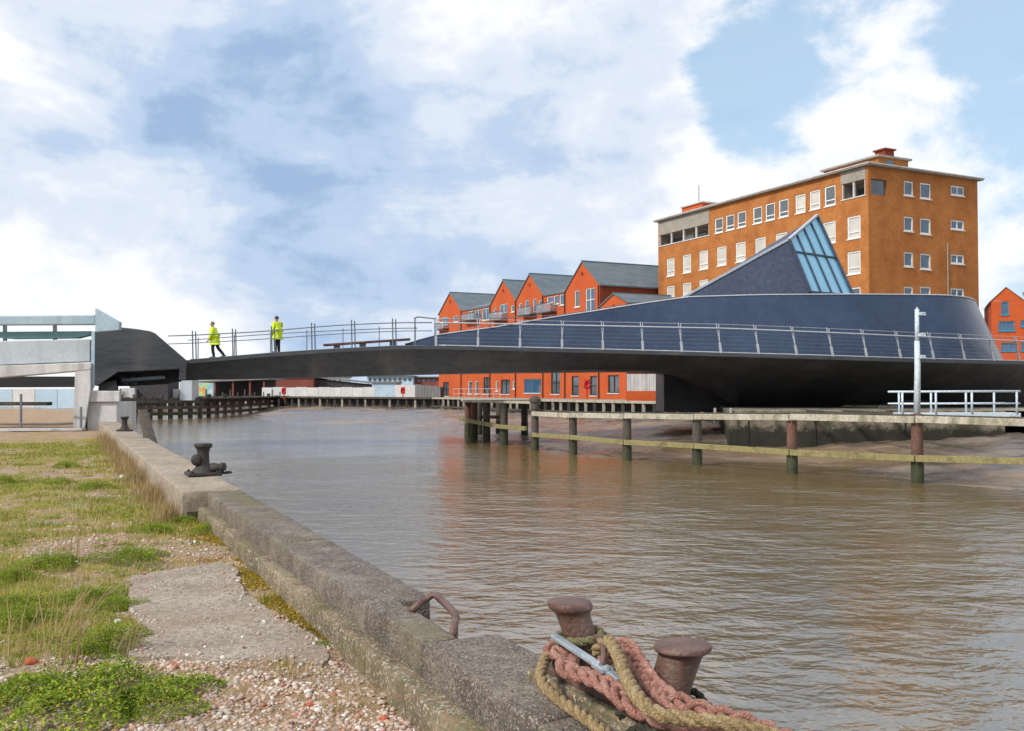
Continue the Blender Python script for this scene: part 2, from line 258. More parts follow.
def ground_material():
    m = bpy.data.materials.new('ground_cover'); m.use_nodes = True; t = m.node_tree; n = t.nodes; l = t.links; b = n['Principled BSDF']; b.inputs['Roughness'].default_value = 0.95; b.inputs['Specular IOR Level'].default_value = 0.2
    c = n.new('ShaderNodeTexCoord')
    def nz(sc, de=6, ro=0.6):
        z = n.new('ShaderNodeTexNoise'); z.inputs['Scale'].default_value = sc; z.inputs['Detail'].default_value = de; z.inputs['Roughness'].default_value = ro; l.new(c.outputs['Object'], z.inputs['Vector']); return z.outputs['Fac']
    def ramp(f, st):
        rp = n.new('ShaderNodeValToRGB'); e = rp.color_ramp.elements
        while len(e) < len(st): e.new(0.5)
        for q, (p_, c_) in zip(e, st): q.position = p_; q.color = (*c_, 1)
        l.new(f, rp.inputs[0]); return rp.outputs[0]
    def mix(f, a, b2):
        mx = n.new('ShaderNodeMix'); mx.data_type = 'RGBA'; l.new(f, mx.inputs[0]); l.new(a, mx.inputs[6]); l.new(b2, mx.inputs[7]); return mx.outputs[2]
    soil = ramp(nz(3.0, 8, 0.7), [(0.3, (0.20, 0.12, 0.055)), (0.5, (0.34, 0.225, 0.12)), (0.7, (0.46, 0.35, 0.24))])
    v = n.new('ShaderNodeTexVoronoi'); v.inputs['Scale'].default_value = 45; l.new(c.outputs['Object'], v.inputs['Vector'])
    sp = n.new('ShaderNodeSeparateColor'); l.new(v.outputs['Color'], sp.inputs[0])
    grit = ramp(sp.outputs[0], [(0.0, (0.22, 0.15, 0.10)), (0.4, (0.36, 0.28, 0.21)), (0.7, (0.30, 0.15, 0.10)), (0.9, (0.52, 0.46, 0.4))])
    a = mix(ramp(nz(0.9), [(0.42, (0, 0, 0)), (0.6, (1, 1, 1))]), soil, grit)
    moss = ramp(nz(7, 6, 0.7), [(0.3, (0.13, 0.145, 0.02)), (0.5, (0.24, 0.215, 0.04)), (0.7, (0.36, 0.235, 0.07))])
    at = n.new('ShaderNodeAttribute'); at.attribute_name = 'growth'
    k = n.new('ShaderNodeMath'); k.operation = 'ADD'; k.inputs[1].default_value = -0.5; l.new(nz(2.6, 7, 0.7), k.inputs[0])
    k2 = n.new('ShaderNodeMath'); k2.operation = 'MULTIPLY_ADD'; k2.inputs[1].default_value = 1.6; l.new(k.outputs[0], k2.inputs[0]); l.new(at.outputs['Fac'], k2.inputs[2])
    a = mix(ramp(k2.outputs[0], [(0.38, (0, 0, 0)), (0.58, (1, 1, 1))]), a, moss)
    l.new(a, b.inputs['Base Color'])
    bp = n.new('ShaderNodeBump'); bp.inputs['Strength'].default_value = 0.9; bp.inputs['Distance'].default_value = 0.03; l.new(nz(28, 6, 0.7), bp.inputs['Height']); l.new(bp.outputs[0], b.inputs['Normal'])
    MATS['ground_cover'] = m
ground_material()

def water_material():
    m = bpy.data.materials.new('river_water'); m.use_nodes = True; t = m.node_tree; n = t.nodes; l = t.links; b = n['Principled BSDF']
    c = n.new('ShaderNodeTexCoord')
    z = n.new('ShaderNodeTexNoise'); z.inputs['Scale'].default_value = 0.07; z.inputs['Detail'].default_value = 5; l.new(c.outputs['Object'], z.inputs['Vector'])
    rp = n.new('ShaderNodeValToRGB'); e = rp.color_ramp.elements
    e[0].position = 0.3; e[0].color = (0.125, 0.083, 0.030, 1); e[1].position = 0.7; e[1].color = (0.155, 0.107, 0.048, 1); l.new(z.outputs['Fac'], rp.inputs[0]); l.new(rp.outputs[0], b.inputs['Base Color'])
    b.inputs['Roughness'].default_value = 0.13; b.inputs['IOR'].default_value = 2.3; b.inputs['Specular IOR Level'].default_value = 1.0
    def wave(scale, rot, st, de):
        mp = n.new('ShaderNodeMapping'); mp.inputs['Rotation'].default_value = (0, 0, R(rot)); mp.inputs['Scale'].default_value = st; l.new(c.outputs['Object'], mp.inputs[0])
        q = n.new('ShaderNodeTexNoise'); q.inputs['Scale'].default_value = scale; q.inputs['Detail'].default_value = de; q.inputs['Roughness'].default_value = 0.5; q.inputs['Distortion'].default_value = 0.5; l.new(mp.outputs[0], q.inputs['Vector']); return q.outputs['Fac']
    w1 = wave(1.1, 30, (0.6, 1.0, 1), 2); w2 = wave(3.4, -28, (0.75, 1.0, 1), 3); w3 = wave(8.5, 14, (0.8, 1.0, 1), 2)
    k = n.new('ShaderNodeMath'); k.operation = 'MULTIPLY_ADD'; k.inputs[1].default_value = 0.55; l.new(w2, k.inputs[0]); l.new(w1, k.inputs[2])
    k3 = n.new('ShaderNodeMath'); k3.operation = 'MULTIPLY_ADD'; k3.inputs[1].default_value = 0.17; l.new(w3, k3.inputs[0]); l.new(k.outputs[0], k3.inputs[2])
    bp = n.new('ShaderNodeBump'); bp.inputs['Distance'].default_value = 0.11
    pz = n.new('ShaderNodeTexNoise'); pz.inputs['Scale'].default_value = 0.16; pz.inputs['Detail'].default_value = 4; pz.inputs['Distortion'].default_value = 0.8; l.new(c.outputs['Object'], pz.inputs['Vector'])
    pr = n.new('ShaderNodeMapRange'); pr.inputs[1].default_value = 0.38; pr.inputs[2].default_value = 0.62; pr.inputs[3].default_value = 0.35; pr.inputs[4].default_value = 1.0; l.new(pz.outputs['Fac'], pr.inputs[0]); l.new(pr.outputs[0], bp.inputs['Strength'])
    l.new(k3.outputs[0], bp.inputs['Height']); l.new(bp.outputs[0], b.inputs['Normal'])
    MATS['river_water'] = m
water_material()

# ------------------------------------------------------------------ mesh helpers
class MB:
    def __init__(s): s.v = []; s.f = []
    def add(s, vs, fs):
        o = len(s.v); s.v += [tuple(v) for v in vs]; s.f += [tuple(i + o for i in f) for f in fs]; return s
    def box(s, a, b):
        x0, y0, z0 = a; x1, y1, z1 = b
        return s.add([(x0, y0, z0), (x1, y0, z0), (x1, y1, z0), (x0, y1, z0), (x0, y0, z1), (x1, y0, z1), (x1, y1, z1), (x0, y1, z1)],
                     [(0, 3, 2, 1), (4, 5, 6, 7), (0, 1, 5, 4), (1, 2, 6, 5), (2, 3, 7, 6), (3, 0, 4, 7)])
    def bar(s, p, q, wd, ht=None, up=(0, 0, 1)):       # rectangular bar from p to q
        p, q, up = Vector(p), Vector(q), Vector(up); ht = ht or wd; d = (q - p).normalized(); sd = d.cross(up)
        if sd.length < 1e-4: sd = d.cross(Vector((1, 0, 0)))
        sd.normalize(); u = sd.cross(d)
        a = sd * wd / 2; h = u * ht / 2; r = [p - a - h, p + a - h, p + a + h, p - a + h]; r2 = [v + (q - p) for v in r]
        return s.add(r + r2, [(0, 3, 2, 1), (4, 5, 6, 7), (0, 1, 5, 4), (1, 2, 6, 5), (2, 3, 7, 6), (3, 0, 4, 7)])
    def tube(s, pts, rad, n=8, cap=True):
        pts = [Vector(p) for p in pts]; rads = rad if isinstance(rad, (list, tuple)) else [rad] * len(pts); vs = []; fs = []
        t0 = (pts[1] - pts[0]).normalized(); u = t0.orthogonal().normalized()
        for i, p in enumerate(pts):
            t = (pts[min(i + 1, len(pts) - 1)] - pts[max(i - 1, 0)]).normalized(); u = (u - t * u.dot(t)); u = u.normalized() if u.length > 1e-6 else t.orthogonal().normalized(); v = t.cross(u)
            for k in range(n): a = 2 * math.pi * k / n; vs.append(p + (u * math.cos(a) + v * math.sin(a)) * rads[i])
        for i in range(len(pts) - 1):
            for k in range(n): fs.append((i * n + k, i * n + (k + 1) % n, (i + 1) * n + (k + 1) % n, (i + 1) * n + k))
        if cap: fs.append(tuple(range(n - 1, -1, -1))); fs.append(tuple((len(pts) - 1) * n + k for k in range(n)))
        return s.add(vs, fs)
    def lathe(s, base, axis, prof, n=24, shift=None):  # prof: (radius, height along axis)
        base = Vector(base); ax = Vector(axis).normalized(); u = ax.orthogonal().normalized(); v = ax.cross(u); vs = []; fs = []
        for r, h in prof:
            for k in range(n): a = 2 * math.pi * k / n; vs.append(base + ax * h + (u * math.cos(a) + v * math.sin(a)) * r)
        for i in range(len(prof) - 1):
            for k in range(n): fs.append((i * n + k, i * n + (k + 1) % n, (i + 1) * n + (k + 1) % n, (i + 1) * n + k))
        fs.append(tuple(range(n - 1, -1, -1))); fs.append(tuple((len(prof) - 1) * n + k for k in range(n)))
        return s.add(vs, fs)
    def prism(s, poly, off):                           # closed outline pushed along off
        poly = [Vector(p) for p in poly]; off = Vector(off); k = len(poly)
        return s.add(poly + [p + off for p in poly], [tuple(range(k - 1, -1, -1)), tuple(range(k, 2 * k))] + [(i, (i + 1) % k, k + (i + 1) % k, k + i) for i in range(k)])
    def build(s, name, material, parent=None, smooth=False, bevel=0.0, loc=None):
        me = bpy.data.meshes.new(name)
        vs = s.v
        if loc is not None: vs = [(v[0] - loc[0], v[1] - loc[1], v[2] - loc[2]) for v in vs]
        me.from_pydata(vs, [], s.f); me.materials.append(MATS[material])
        bm = bmesh.new(); bm.from_mesh(me); bmesh.ops.recalc_face_normals(bm, faces=bm.faces)
        if bevel: bmesh.ops.bevel(bm, geom=list(bm.edges), offset=bevel, segments=2, affect='EDGES', profile=0.5)
        bm.to_mesh(me); bm.free()
        if smooth: me.polygons.foreach_set('use_smooth', [True] * len(me.polygons))
        o = bpy.data.objects.new(name, me); COL.objects.link(o)
        if loc is not None: o.location = loc
        if parent: o.parent = parent
        if smooth == 'auto': autosmooth(me)
        return o
def autosmooth(me, ang=35):
    bm = bmesh.new(); bm.from_mesh(me)
    for e in bm.edges: e.smooth = not (len(e.link_faces) == 2 and e.calc_face_angle(0) > R(ang))
    bm.to_mesh(me); bm.free()
def tag(o, label, cat, group=None):
    o['label'] = label; o['category'] = cat
    if group: o['group'] = group
    return o
def struct(o): o['kind'] = 'structure'; return o
def thing(name, loc, label, cat, group=None, rz=0.0):
    o = bpy.data.objects.new(name, None); COL.objects.link(o); o.location = loc; o.rotation_euler = (0, 0, rz); o.empty_display_size = 0.3
    bpy.context.view_layer.update() if False else None
    return tag(o, label, cat, group)
class At:                                              # world-space builder that stores parts in the thing's own coordinates
    def __init__(s, root): s.o = Vector(root.location); s.r = root
    def put(s, mb, name, material, parent=None, **k):
        if parent is None or parent is s.r: mb.v = [tuple(Vector(v) - s.o) for v in mb.v]; return mb.build(name, material, s.r, **k)
        mb.v = [tuple(Vector(v) - s.o) for v in mb.v]; return mb.build(name, material, parent, **k)
def fbm(x, y, s, seed=0.0, o=4):
    return mnoise.fractal(Vector((x * s + seed, y * s - seed, seed * 0.37)), 1.0, 2.0, o)
def jitter(o, amt, sc=3.0):                            # break straight edges
    for v in o.data.vertices:
        n_ = mnoise.noise_vector(Vector(v.co) * sc); v.co += n_ * amt
def roughen(mb, name, material, parent, cuts, amt, sc=6.0, bevel=0.02):
    o = mb.build(name, material, parent); me = o.data
    bm = bmesh.new(); bm.from_mesh(me)
    if bevel: bmesh.ops.bevel(bm, geom=list(bm.edges), offset=bevel, segments=2, affect='EDGES', profile=0.5)
    for c in range(cuts):
        es = [e for e in bm.edges if e.calc_length() > 0.12]
        if es: bmesh.ops.subdivide_edges(bm, edges=es, cuts=1, use_grid_fill=True)
    bmesh.ops.triangulate(bm, faces=[f for f in bm.faces if len(f.verts) > 4])
    for v in bm.verts:
        n_ = mnoise.noise_vector(v.co * sc) * amt + mnoise.noise_vector(v.co * sc * 4) * amt * 0.4; v.co += n_
    bm.to_mesh(me); bm.free(); me.polygons.foreach_set('use_smooth', [True] * len(me.polygons)); autosmooth(me, 50)
    return o

# ------------------------------------------------------------------ the setting
WATER = -1.08; BANK = 0.7
# quay line: straight, from beside the camera away to the left
Q0 = Vector((0.163, 4.6, 0)); QD = Vector((-0.4254, 0.905, 0)); QN = Vector((-0.905, -0.4254, 0))
def Q(a, b, z=0.0): return Q0 + QD * a + QN * b + Vector((0, 0, z))
def Qinv(p): d = Vector((p[0], p[1], 0)) - Q0; return d.dot(QD), d.dot(QN)
struct(MB().add([(-3000, -600, WATER), (3000, -600, WATER), (3000, 4000, WATER), (-3000, 4000, WATER)], [(0, 1, 2, 3)]).build('water', 'river_water'))
struct(MB().add([(-3000, -600, -3.2), (3000, -600, -3.2), (3000, 4000, -3.2), (-3000, 4000, -3.2)], [(0, 1, 2, 3)]).build('river_bed', 'mud'))

PAD_PX = [(132, 577), (178, 570), (222, 563), (238, 570), (243, 592), (262, 606), (284, 620), (318, 640), (330, 652), (322, 668), (280, 662), (225, 664), (170, 658), (128, 660), (138, 632), (128, 606)]
PAD = [G(*p) for p in PAD_PX]
def in_poly(x, y, poly):
    c = False; j = len(poly) - 1
    for i in range(len(poly)):
        if (poly[i][1] > y) != (poly[j][1] > y) and x < (poly[j][0] - poly[i][0]) * (y - poly[i][1]) / (poly[j][1] - poly[i][1]) + poly[i][0]: c = not c
        j = i
    return c
def gz(x, y):                                           # height of the quay ground
    a, b = Qinv((x, y)); k = min(1, max(0, (b - 0.5) / 0.6))
    return 0.045 * fbm(x, y, 0.5, 3.3, 3) * k + 0.012 * fbm(x, y, 4, 1.3, 2)
def growth(x, y):                                       # how green the ground is
    a, b = Qinv((x, y)); g = 0.57 + 0.34 * fbm(x, y, 0.42, 9.1, 4) + 0.30 * fbm(x, y, 1.7, 2.7, 4) + 0.08 * min(1, max(0, b - 1.5))
    near = max(0, 1 - a / 3.6); g -= near * max(0, 1 - abs(b - 1.5) / 1.5) * 1.0
    if b < 2.5: g -= max(0, 1 - abs(a - 2.5) / 4.5) * 0.5 * (1 - b / 2.5)
    if b < 1.4 and a > 7: g += 0.12
    if a > 27: g -= (a - 27) * 0.06
    return g
def make_ground():
    aa = [-60, -30, -12, -6] + list(np.arange(-4, 14, 0.16)) + list(np.arange(14, 40, 0.5)) + [41, 43, 46, 50, 56, 64, 74, 86, 100]
    bb = [0.3, 0.42] + list(np.arange(0.5, 9, 0.16)) + list(np.arange(9, 24, 0.5)) + [25, 28, 33, 40, 55, 80, 140, 260, 500]
    vs = []; gr = []
    for a in aa:
        for b in bb:
            p = Q(a, b); vs.append((p.x, p.y, gz(p.x, p.y))); gr.append(growth(p.x, p.y) if a < 60 and b < 60 else 0.2)
    n = len(bb); fs = [(i * n + j, (i + 1) * n + j, (i + 1) * n + j + 1, i * n + j + 1) for i in range(len(aa) - 1) for j in range(n - 1)]
    me = bpy.data.meshes.new('ground'); me.from_pydata(vs, [], fs); me.materials.append(MATS['ground_cover'])
    at = me.attributes.new('growth', 'FLOAT', 'POINT'); at.data.foreach_set('value', gr)
    me.polygons.foreach_set('use_smooth', [True] * len(fs)); o = bpy.data.objects.new('ground', me); COL.objects.link(o); struct(o)
    bm = bmesh.new(); bm.from_mesh(me); bmesh.ops.recalc_face_normals(bm, faces=bm.faces)
    if sum(f.normal.z for f in bm.faces) < 0: bmesh.ops.reverse_faces(bm, faces=bm.faces)
    bm.to_mesh(me); bm.free()
make_ground()

# far bank, its jetty line J and the water's edge W
TD = Vector((-0.444, 0.896, 0)); SD = Vector((0.896, 0.444, 0)); J0 = Vector((2.4, 82.3, 0))
J = [J0 + TD * -75, J0 + TD * 22, Vector((-30, 121, 0)), Vector((-55, 124, 0)), Vector((-300, 128, 0))]
W = [Vector(p) for p in ((19, 12, 0), (15.4, 21, 0), (13.7, 26, 0), (12.0, 28.6, 0), (11.2, 33, 0), (9.4, 36.2, 0), (7.0, 36.4, 0), (3.7, 38.6, 0), (0.2, 45.5, 0), (-4.4, 58, 0), (-9.3, 70, 0), (-19, 82, 0), (-28, 101, 0), (-33, 117, 0), (-45, 121.5, 0), (-300, 124, 0))]
fb = [tuple(p + Vector((0, 0, BANK))) for p in J] + [(-3000, 1500, BANK), (-3000, 3800, BANK), (3000, 3800, BANK), (3000, 15, BANK)]
o = MB().add(fb, [tuple(range(len(fb)))]).build('far_bank', 'far_ground'); struct(o)
bm = bmesh.new(); bm.from_mesh(o.data); bmesh.ops.triangulate(bm, faces=bm.faces); bm.to_mesh(o.data); bm.free()
def make_mud():
    xs = np.concatenate([np.arange(-75, -8, 0.7), np.arange(-8, 26, 0.25)]); ys = np.concatenate([np.arange(20, 60, 0.25), np.arange(60, 127, 0.7)]); X, Y = np.meshgrid(xs, ys, indexing='ij')
    def dist(poly):
        d = np.full(X.shape, 1e9)
        for a, b in zip(poly[:-1], poly[1:]):
            ab = b - a; t = np.clip(((X - a.x) * ab.x + (Y - a.y) * ab.y) / ab.length_squared, 0, 1)
            d = np.minimum(d, np.hypot(X - a.x - t * ab.x, Y - a.y - t * ab.y))
        return d
    def inside(poly):
        c = np.zeros(X.shape, bool); j = len(poly) - 1
        for i in range(len(poly)):
            p, q = poly[i], poly[j]
            if p.y != q.y: c ^= ((p.y > Y) != (q.y > Y)) & (X < (q.x - p.x) * (Y - p.y) / (q.y - p.y) + p.x)
            j = i
        return c
    dJ, dW = dist(J), dist(W); ins = inside(J + W[::-1])
    land = inside([Vector(p) for p in fb])
    Z = np.where(ins, -0.25 - 0.83 * (dJ / (dJ + dW + 1e-6)), WATER - 0.09 * dW); Z = np.where(land, -0.25 - 0.2 * dJ, Z)
    rip = np.array([[(1 - abs(fbm(x, y * .6, 0.5, 2.2, 5)) * 2.6) for y in ys] for x in xs]); big_ = np.array([[fbm(x, y, 0.13, 5.2, 3) for y in ys] for x in xs])
    Z = Z - 0.01 + 0.075 * rip + 0.10 * big_
    n = len(ys); vs = np.stack([X, Y, Z], -1).reshape(-1, 3)
    keep = (Z > -1.9) & ~(land & (dJ > 2))
    fs = [(i * n + j, (i + 1) * n + j, (i + 1) * n + j + 1, i * n + j + 1) for i in range(len(xs) - 1) for j in range(n - 1) if keep[i, j] or keep[i + 1, j + 1]]
    me = bpy.data.meshes.new('mud_bank'); me.from_pydata(vs.tolist(), [], fs); me.materials.append(MATS['mud']); me.polygons.foreach_set('use_smooth', [True] * len(fs))
    bm = bmesh.new(); bm.from_mesh(me); bmesh.ops.delete(bm, geom=[v for v in bm.verts if not v.link_faces], context='VERTS'); bm.to_mesh(me); bm.free()
    o = bpy.data.objects.new('mud_bank', me); COL.objects.link(o); struct(o)
make_mud()

# concrete pad let into the gravel
PADF = []
def make_pad():
    pts = []
    for i in range(len(PAD)):
        a, b = PAD[i], PAD[(i + 1) % len(PAD)]
        for k in range(6):
            p = a.lerp(b, k / 6); p += Vector((fbm(p.x, p.y, 5, 1, 3), fbm(p.x, p.y, 5, 7, 3), 0)) * 0.06; pts.append(Vector((p.x, p.y, 0.016))); PADF.append(pts[-1])
    m = MB().prism(pts, (0, 0, -0.08)); o = m.build('concrete_slab', 'pad_concrete'); struct(o)
make_pad()

# ------------------------------------------------------------------ quay wall
qw = thing('quay_wall', Q(4, 0.2, 0), 'low weathered concrete quay wall running away from the near right corner', 'quay wall'); A = At(qw)
def qbox(a0, a1, b0, b1, z0, z1): return MB().prism([Q(a0, b0, z0), Q(a0, b1, z0), Q(a1, b1, z0), Q(a1, b0, z0)], (0, 0, z1 - z0))
def qpart(name, matn, a0, a1, b0, b1, z0, z1, cuts=3, amt=0.012):
    m = qbox(a0, a1, b0, b1, z0, z1); m.v = [tuple(Vector(v) - A.o) for v in m.v]; return roughen(m, name, matn, qw, cuts, amt)
CAP = 0.34
NA0, NA1 = 0.55, 1.55                                    # the notch over the ladder
for (a0, a1) in ((-6, -3.2), (-3.2, -0.75), (-0.75, NA0), (NA1, 4.1), (4.1, 6.6), (6.6, 8.5)):
    qpart('coping_block', 'cap_concrete', a0 + 0.004, a1 - 0.004, 0.0, 0.43, 0.11, CAP + random.uniform(-.008, .008), 4)
qpart('coping_block', 'cap_concrete', NA0 + 0.004, NA1 - 0.004, 0.22, 0.43, 0.11, CAP, 4)
qpart('notch_floor', 'cap_concrete', NA0, NA1, 0.0, 0.24, -0.05, 0.13, 3)
for (a0, a1) in ((-6, -2.9), (-2.9, -0.35), (-0.35, 1.22), (1.22, 3.9), (3.9, 6.4), (6.4, 8.5)):
    qpart('ledge_block', 'ledge_concrete', a0 + 0.006, a1 - 0.006, 0.30, 0.535, -0.12, 0.165 + random.uniform(-.006, .006), 4, 0.016)
for (a0, a1) in ((8.52, 14.2), (14.2, 19.6), (19.6, 26), (26, 33), (33, 41)):
    qpart('coping_slab', 'smooth_cap', a0 + 0.006, a1 - 0.006, 0.0, 0.72, -0.1, CAP + 0.01, 4, 0.012)
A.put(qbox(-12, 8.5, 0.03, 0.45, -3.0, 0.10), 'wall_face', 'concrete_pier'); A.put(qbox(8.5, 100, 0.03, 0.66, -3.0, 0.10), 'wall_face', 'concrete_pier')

# rusty ladder hoop in the notch
ld = thing('quay_ladder', Q(1.0, 0.05, 0.1), 'rusty bent iron ladder hoop at the notch in the quay wall', 'ladder'); A = At(ld)
hp = [P(411, 611, 5.55), P(422, 602, 5.62), P(433, 594.5, 5.68), P(438, 597, 5.6), P(452, 610, 5.35), P(456, 617, 5.22), P(454, 628, 5.12), P(452.5, 638, 5.08)]
A.put(MB().tube(hp, 0.021, 8), 'hoop', 'rust_iron', smooth=True)
for b_ in (0.03,):
    for s_ in (0.78, 1.32): A.put(MB().tube([Q(s_, -0.06, 0.25), Q(s_, -0.06, -1.6)], 0.02, 8), 'stile', 'rust_iron', smooth=True)
for k in range(5): A.put(MB().tube([Q(0.78, -0.06, 0.05 - 0.3 * k), Q(1.32, -0.06, 0.05 - 0.3 * k)], 0.014, 8), 'rung', 'rust_iron', smooth=True)

# ------------------------------------------------------------------ the near double bollard, ropes, bar
BZ = 0.40
cL = G(594, 674, BZ); cR = G(663, 706, BZ)
db = thing('double_bollard', (cL + cR) / 2 - Vector((0, 0, 0.06)), 'rusty twin mooring bollard wrapped in rope at the near right', 'bollard'); A = At(db)
axis = (cR - cL).normalized(); perp = Vector((-axis.y, axis.x, 0))
basec = (cL + cR) / 2
def slab(half_l, half_w, z0, z1): return MB().prism([basec + axis * sx * half_l + perp * sy * half_w + Vector((0, 0, z0 - BZ)) for sx, sy in ((-1, -1), (1, -1), (1, 1), (-1, 1))], (0, 0, z1 - z0))
A.put(slab(0.50, 0.19, 0.20, 0.385), 'base_plinth', 'ledge_concrete', bevel=0.015)
A.put(slab(0.46, 0.15, 0.386, 0.415), 'base_plate', 'rust_iron', bevel=0.006)
prof = [(0.115, 0), (0.11, 0.016), (0.088, 0.04), (0.079, 0.08), (0.078, 0.16), (0.079, 0.25), (0.081, 0.288), (0.088, 0.300), (0.098, 0.309), (0.1045, 0.320), (0.1045, 0.334), (0.100, 0.345), (0.092, 0.350), (0.02, 0.352)]
for c_, top in ((cL, (568.5, 600)), (cR, (684, 643))):
    tp = P(top[0], top[1], c_.y + (0.03 if c_ is cL else -0.02)); base = Vector((c_.x, c_.y, 0.405)); k = (tp.z - base.z) / 0.352; m = MB(); m.lathe(base, (0, 0, 1), [(r * (.93 if c_ is cL else 1.06), h * k) for r, h in prof], 40)
    dx, dy = tp.x - base.x, tp.y - base.y                     # the post leans but its head stays level
    m.v = [(v[0] + dx * ((v[2] - base.z) / (tp.z - base.z)) ** .9 if v[2] > base.z else v[0], v[1] + dy * ((v[2] - base.z) / (tp.z - base.z)) if v[2] > base.z else v[1], v[2]) for v in m.v]
    A.put(m, 'post', 'rust_iron', smooth='auto')
for k in (-1, 0, 1):
    for sy in (-1, 1): A.put(MB().lathe(basec + axis * 0.36 * k + perp * sy * 0.115 + Vector((0, 0, 0.012)), (0, 0, 1), [(0.019, 0), (0.019, 0.016), (0.012, 0.02)], 6), 'bolt', 'rust_iron')

def spline(pts, n=12):                                  # Catmull-Rom
    pts = [Vector(p) for p in pts]; out = []
    for i in range(len(pts) - 1):
        p0, p1, p2, p3 = pts[max(i - 1, 0)], pts[i], pts[i + 1], pts[min(i + 2, len(pts) - 1)]
        for k in range(n):
            t = k / n; out.append(0.5 * ((2 * p1) + (-p0 + p2) * t + (2 * p0 - 5 * p1 + 4 * p2 - p3) * t * t + (-p0 + 3 * p1 - 3 * p2 + p3) * t ** 3))
    out.append(pts[-1]); return out
def resample(pts, step):
    out = [pts[0]]; acc = 0
    for a, b in zip(pts[:-1], pts[1:]):
        d = (b - a).length; pos = step - acc
        while pos < d: out.append(a.lerp(b, pos / d)); pos += step
        acc = (acc + d) % step
    return out
def rope(name, pts, dia, matn, label, kind='twist', strands=3, pitch=None, group=None):
    path = resample(spline(pts, 16), dia * 0.14); root = thing(name, path[len(path) // 2], label, 'rope', group); A = At(root); n = len(path); us = []
    u = (path[1] - path[0]).orthogonal().normalized()
    u = Vector((0, 0, 1))
    for i in range(n):
        t = (path[min(i + 1, n - 1)] - path[max(i - 1, 0)]).normalized(); u = u - t * u.dot(t); u.normalize(); us.append((u.copy(), t.cross(u)))
    pitch = pitch or dia * 3.2
    for s_ in range(strands):
        pp = []; ph0 = 2 * math.pi * s_ / strands
        for i, p in enumerate(path):
            L_ = i * dia * 0.14; th = 2 * math.pi * L_ / pitch + ph0
            if kind == 'twist': a, b = math.cos(th) * dia * 0.25, math.sin(th) * dia * 0.25
            else: a, b = math.sin(2 * th) * dia * 0.17, math.sin(th) * dia * 0.37
            jit = mnoise.noise_vector(p * 30 + Vector((s_, 0, 0))) * dia * 0.03
            pp.append(p + us[i][0] * a + us[i][1] * b + jit)
        A.put(MB().tube(pp, [dia * (0.275 if kind == 'twist' else 0.205) * (1 + 0.10 * math.sin(i * 1.9 + s_)) for i in range(n)], 7), 'strand', matn, smooth=True)
    fz = MB()                                            # frayed fibres
    for k in range(int(n * 1.3)):
        i = random.randrange(1, n - 1); a = random.uniform(0, 6.28); dv = us[i][0] * math.cos(a) + us[i][1] * math.sin(a); t = (path[i + 1] - path[i - 1]).normalized()
        p = path[i] + dv * dia * (.46 if kind == 'twist' else .40); q = p + dv * random.uniform(.004, .014) + t * random.uniform(-.02, .02); w_ = t.cross(dv) * .0008; fz.add([p - w_, p + w_, q], [(0, 1, 2)])
    fo = A.put(fz, 'frayed_fibres', matn); fo['kind'] = 'stuff'
    return root
def around(c, r, z, a0, a1, n=10, dz=0.0, sq=1.0): return [Vector((c.x + r * math.cos(R(a0 + (a1 - a0) * k / n)), c.y + r * math.sin(R(a0 + (a1 - a0) * k / n)) * sq, z + dz * k / n)) for k in range(n + 1)]
cLs = Vector((cL.x - 0.035, cL.y, 0))
def RP(*pts): return [G(x, y, z) for x, y, z in pts]
rope('mooring_rope', around(Vector((cL.x - .062, cL.y, 0)), 0.096, 0.53, -40, 470, 20, 0.05), 0.040, 'rope_olive', 'olive tan rope coiled tightly round the left twin bollard post', 'twist')
rope('mooring_rope', around(Vector((cL.x - .03, cL.y, 0)), 0.145, 0.50, 95, 235, 8) + RP((566, 668, .53), (580, 674, .54), (596, 679, .55), (612, 688, .55), (626, 701, .54), (642, 711, .53), (662, 719, .52), (690, 726, .52), (725, 734, .51), (770, 748, .50)), 0.078, 'rope_pink', 'thick faded pink plaited rope looped low round the left twin bollard post', 'plait', 3)
rope('mooring_rope', RP((594, 668, .50), (606, 658, .53), (618, 648, .57), (627, 647, .58), (634, 658, .57), (643, 672, .56), (655, 688, .56), (672, 700, .56), (692, 708, .55), (715, 715, .54), (740, 722, .53), (790, 742, .50)), 0.070, 'rope_pink', 'faded pink plaited rope arching between the two twin bollard posts', 'plait', 3)
rope('mooring_rope', RP((596, 652, .57), (604, 643, .62), (611, 643, .64), (618, 656, .63), (625, 674, .62), (634, 692, .61), (646, 706, .60), (662, 715, .59), (684, 719, .58), (708, 721, .58), (732, 725, .57), (765, 733, .55), (800, 748, .52)), 0.050, 'rope_tan', 'tan twisted rope lying over the pink ropes towards the right post', 'twist')
rope('mooring_rope', around(cLs, 0.16, 0.485, 80, 170, 6) + RP((541, 672, .47), (543, 683, .45), (552, 694, .44), (568, 706, .43), (588, 720, .42), (606, 734, .42), (630, 752, .41)), 0.046, 'rope_tan', 'tan twisted rope looping down the front of the bollard base', 'twist')
rope('mooring_rope', around(cLs, 0.125, 0.445, 150, 330, 8), 0.045, 'rope_olive', 'olive green rope tucked under the pink rope on the left post', 'twist')
rope('mooring_rope', RP((618, 716, .45), (628, 712, .47), (642, 722, .46), (638, 734, .45), (626, 738, .44), (638, 728, .47), (652, 731, .48), (668, 744, .46)), 0.034, 'rope_dark', 'dark tarred rope bundle lying below the right bollard post', 'twist')
rope('mooring_rope', [P(688, 690, 3.80), P(698, 694, 3.78), P(704, 703, 3.74), P(701, 712, 3.70), P(690, 714, 3.68)], 0.030, 'rope_dark', 'dark rope end hanging behind the right bollard post', 'twist')
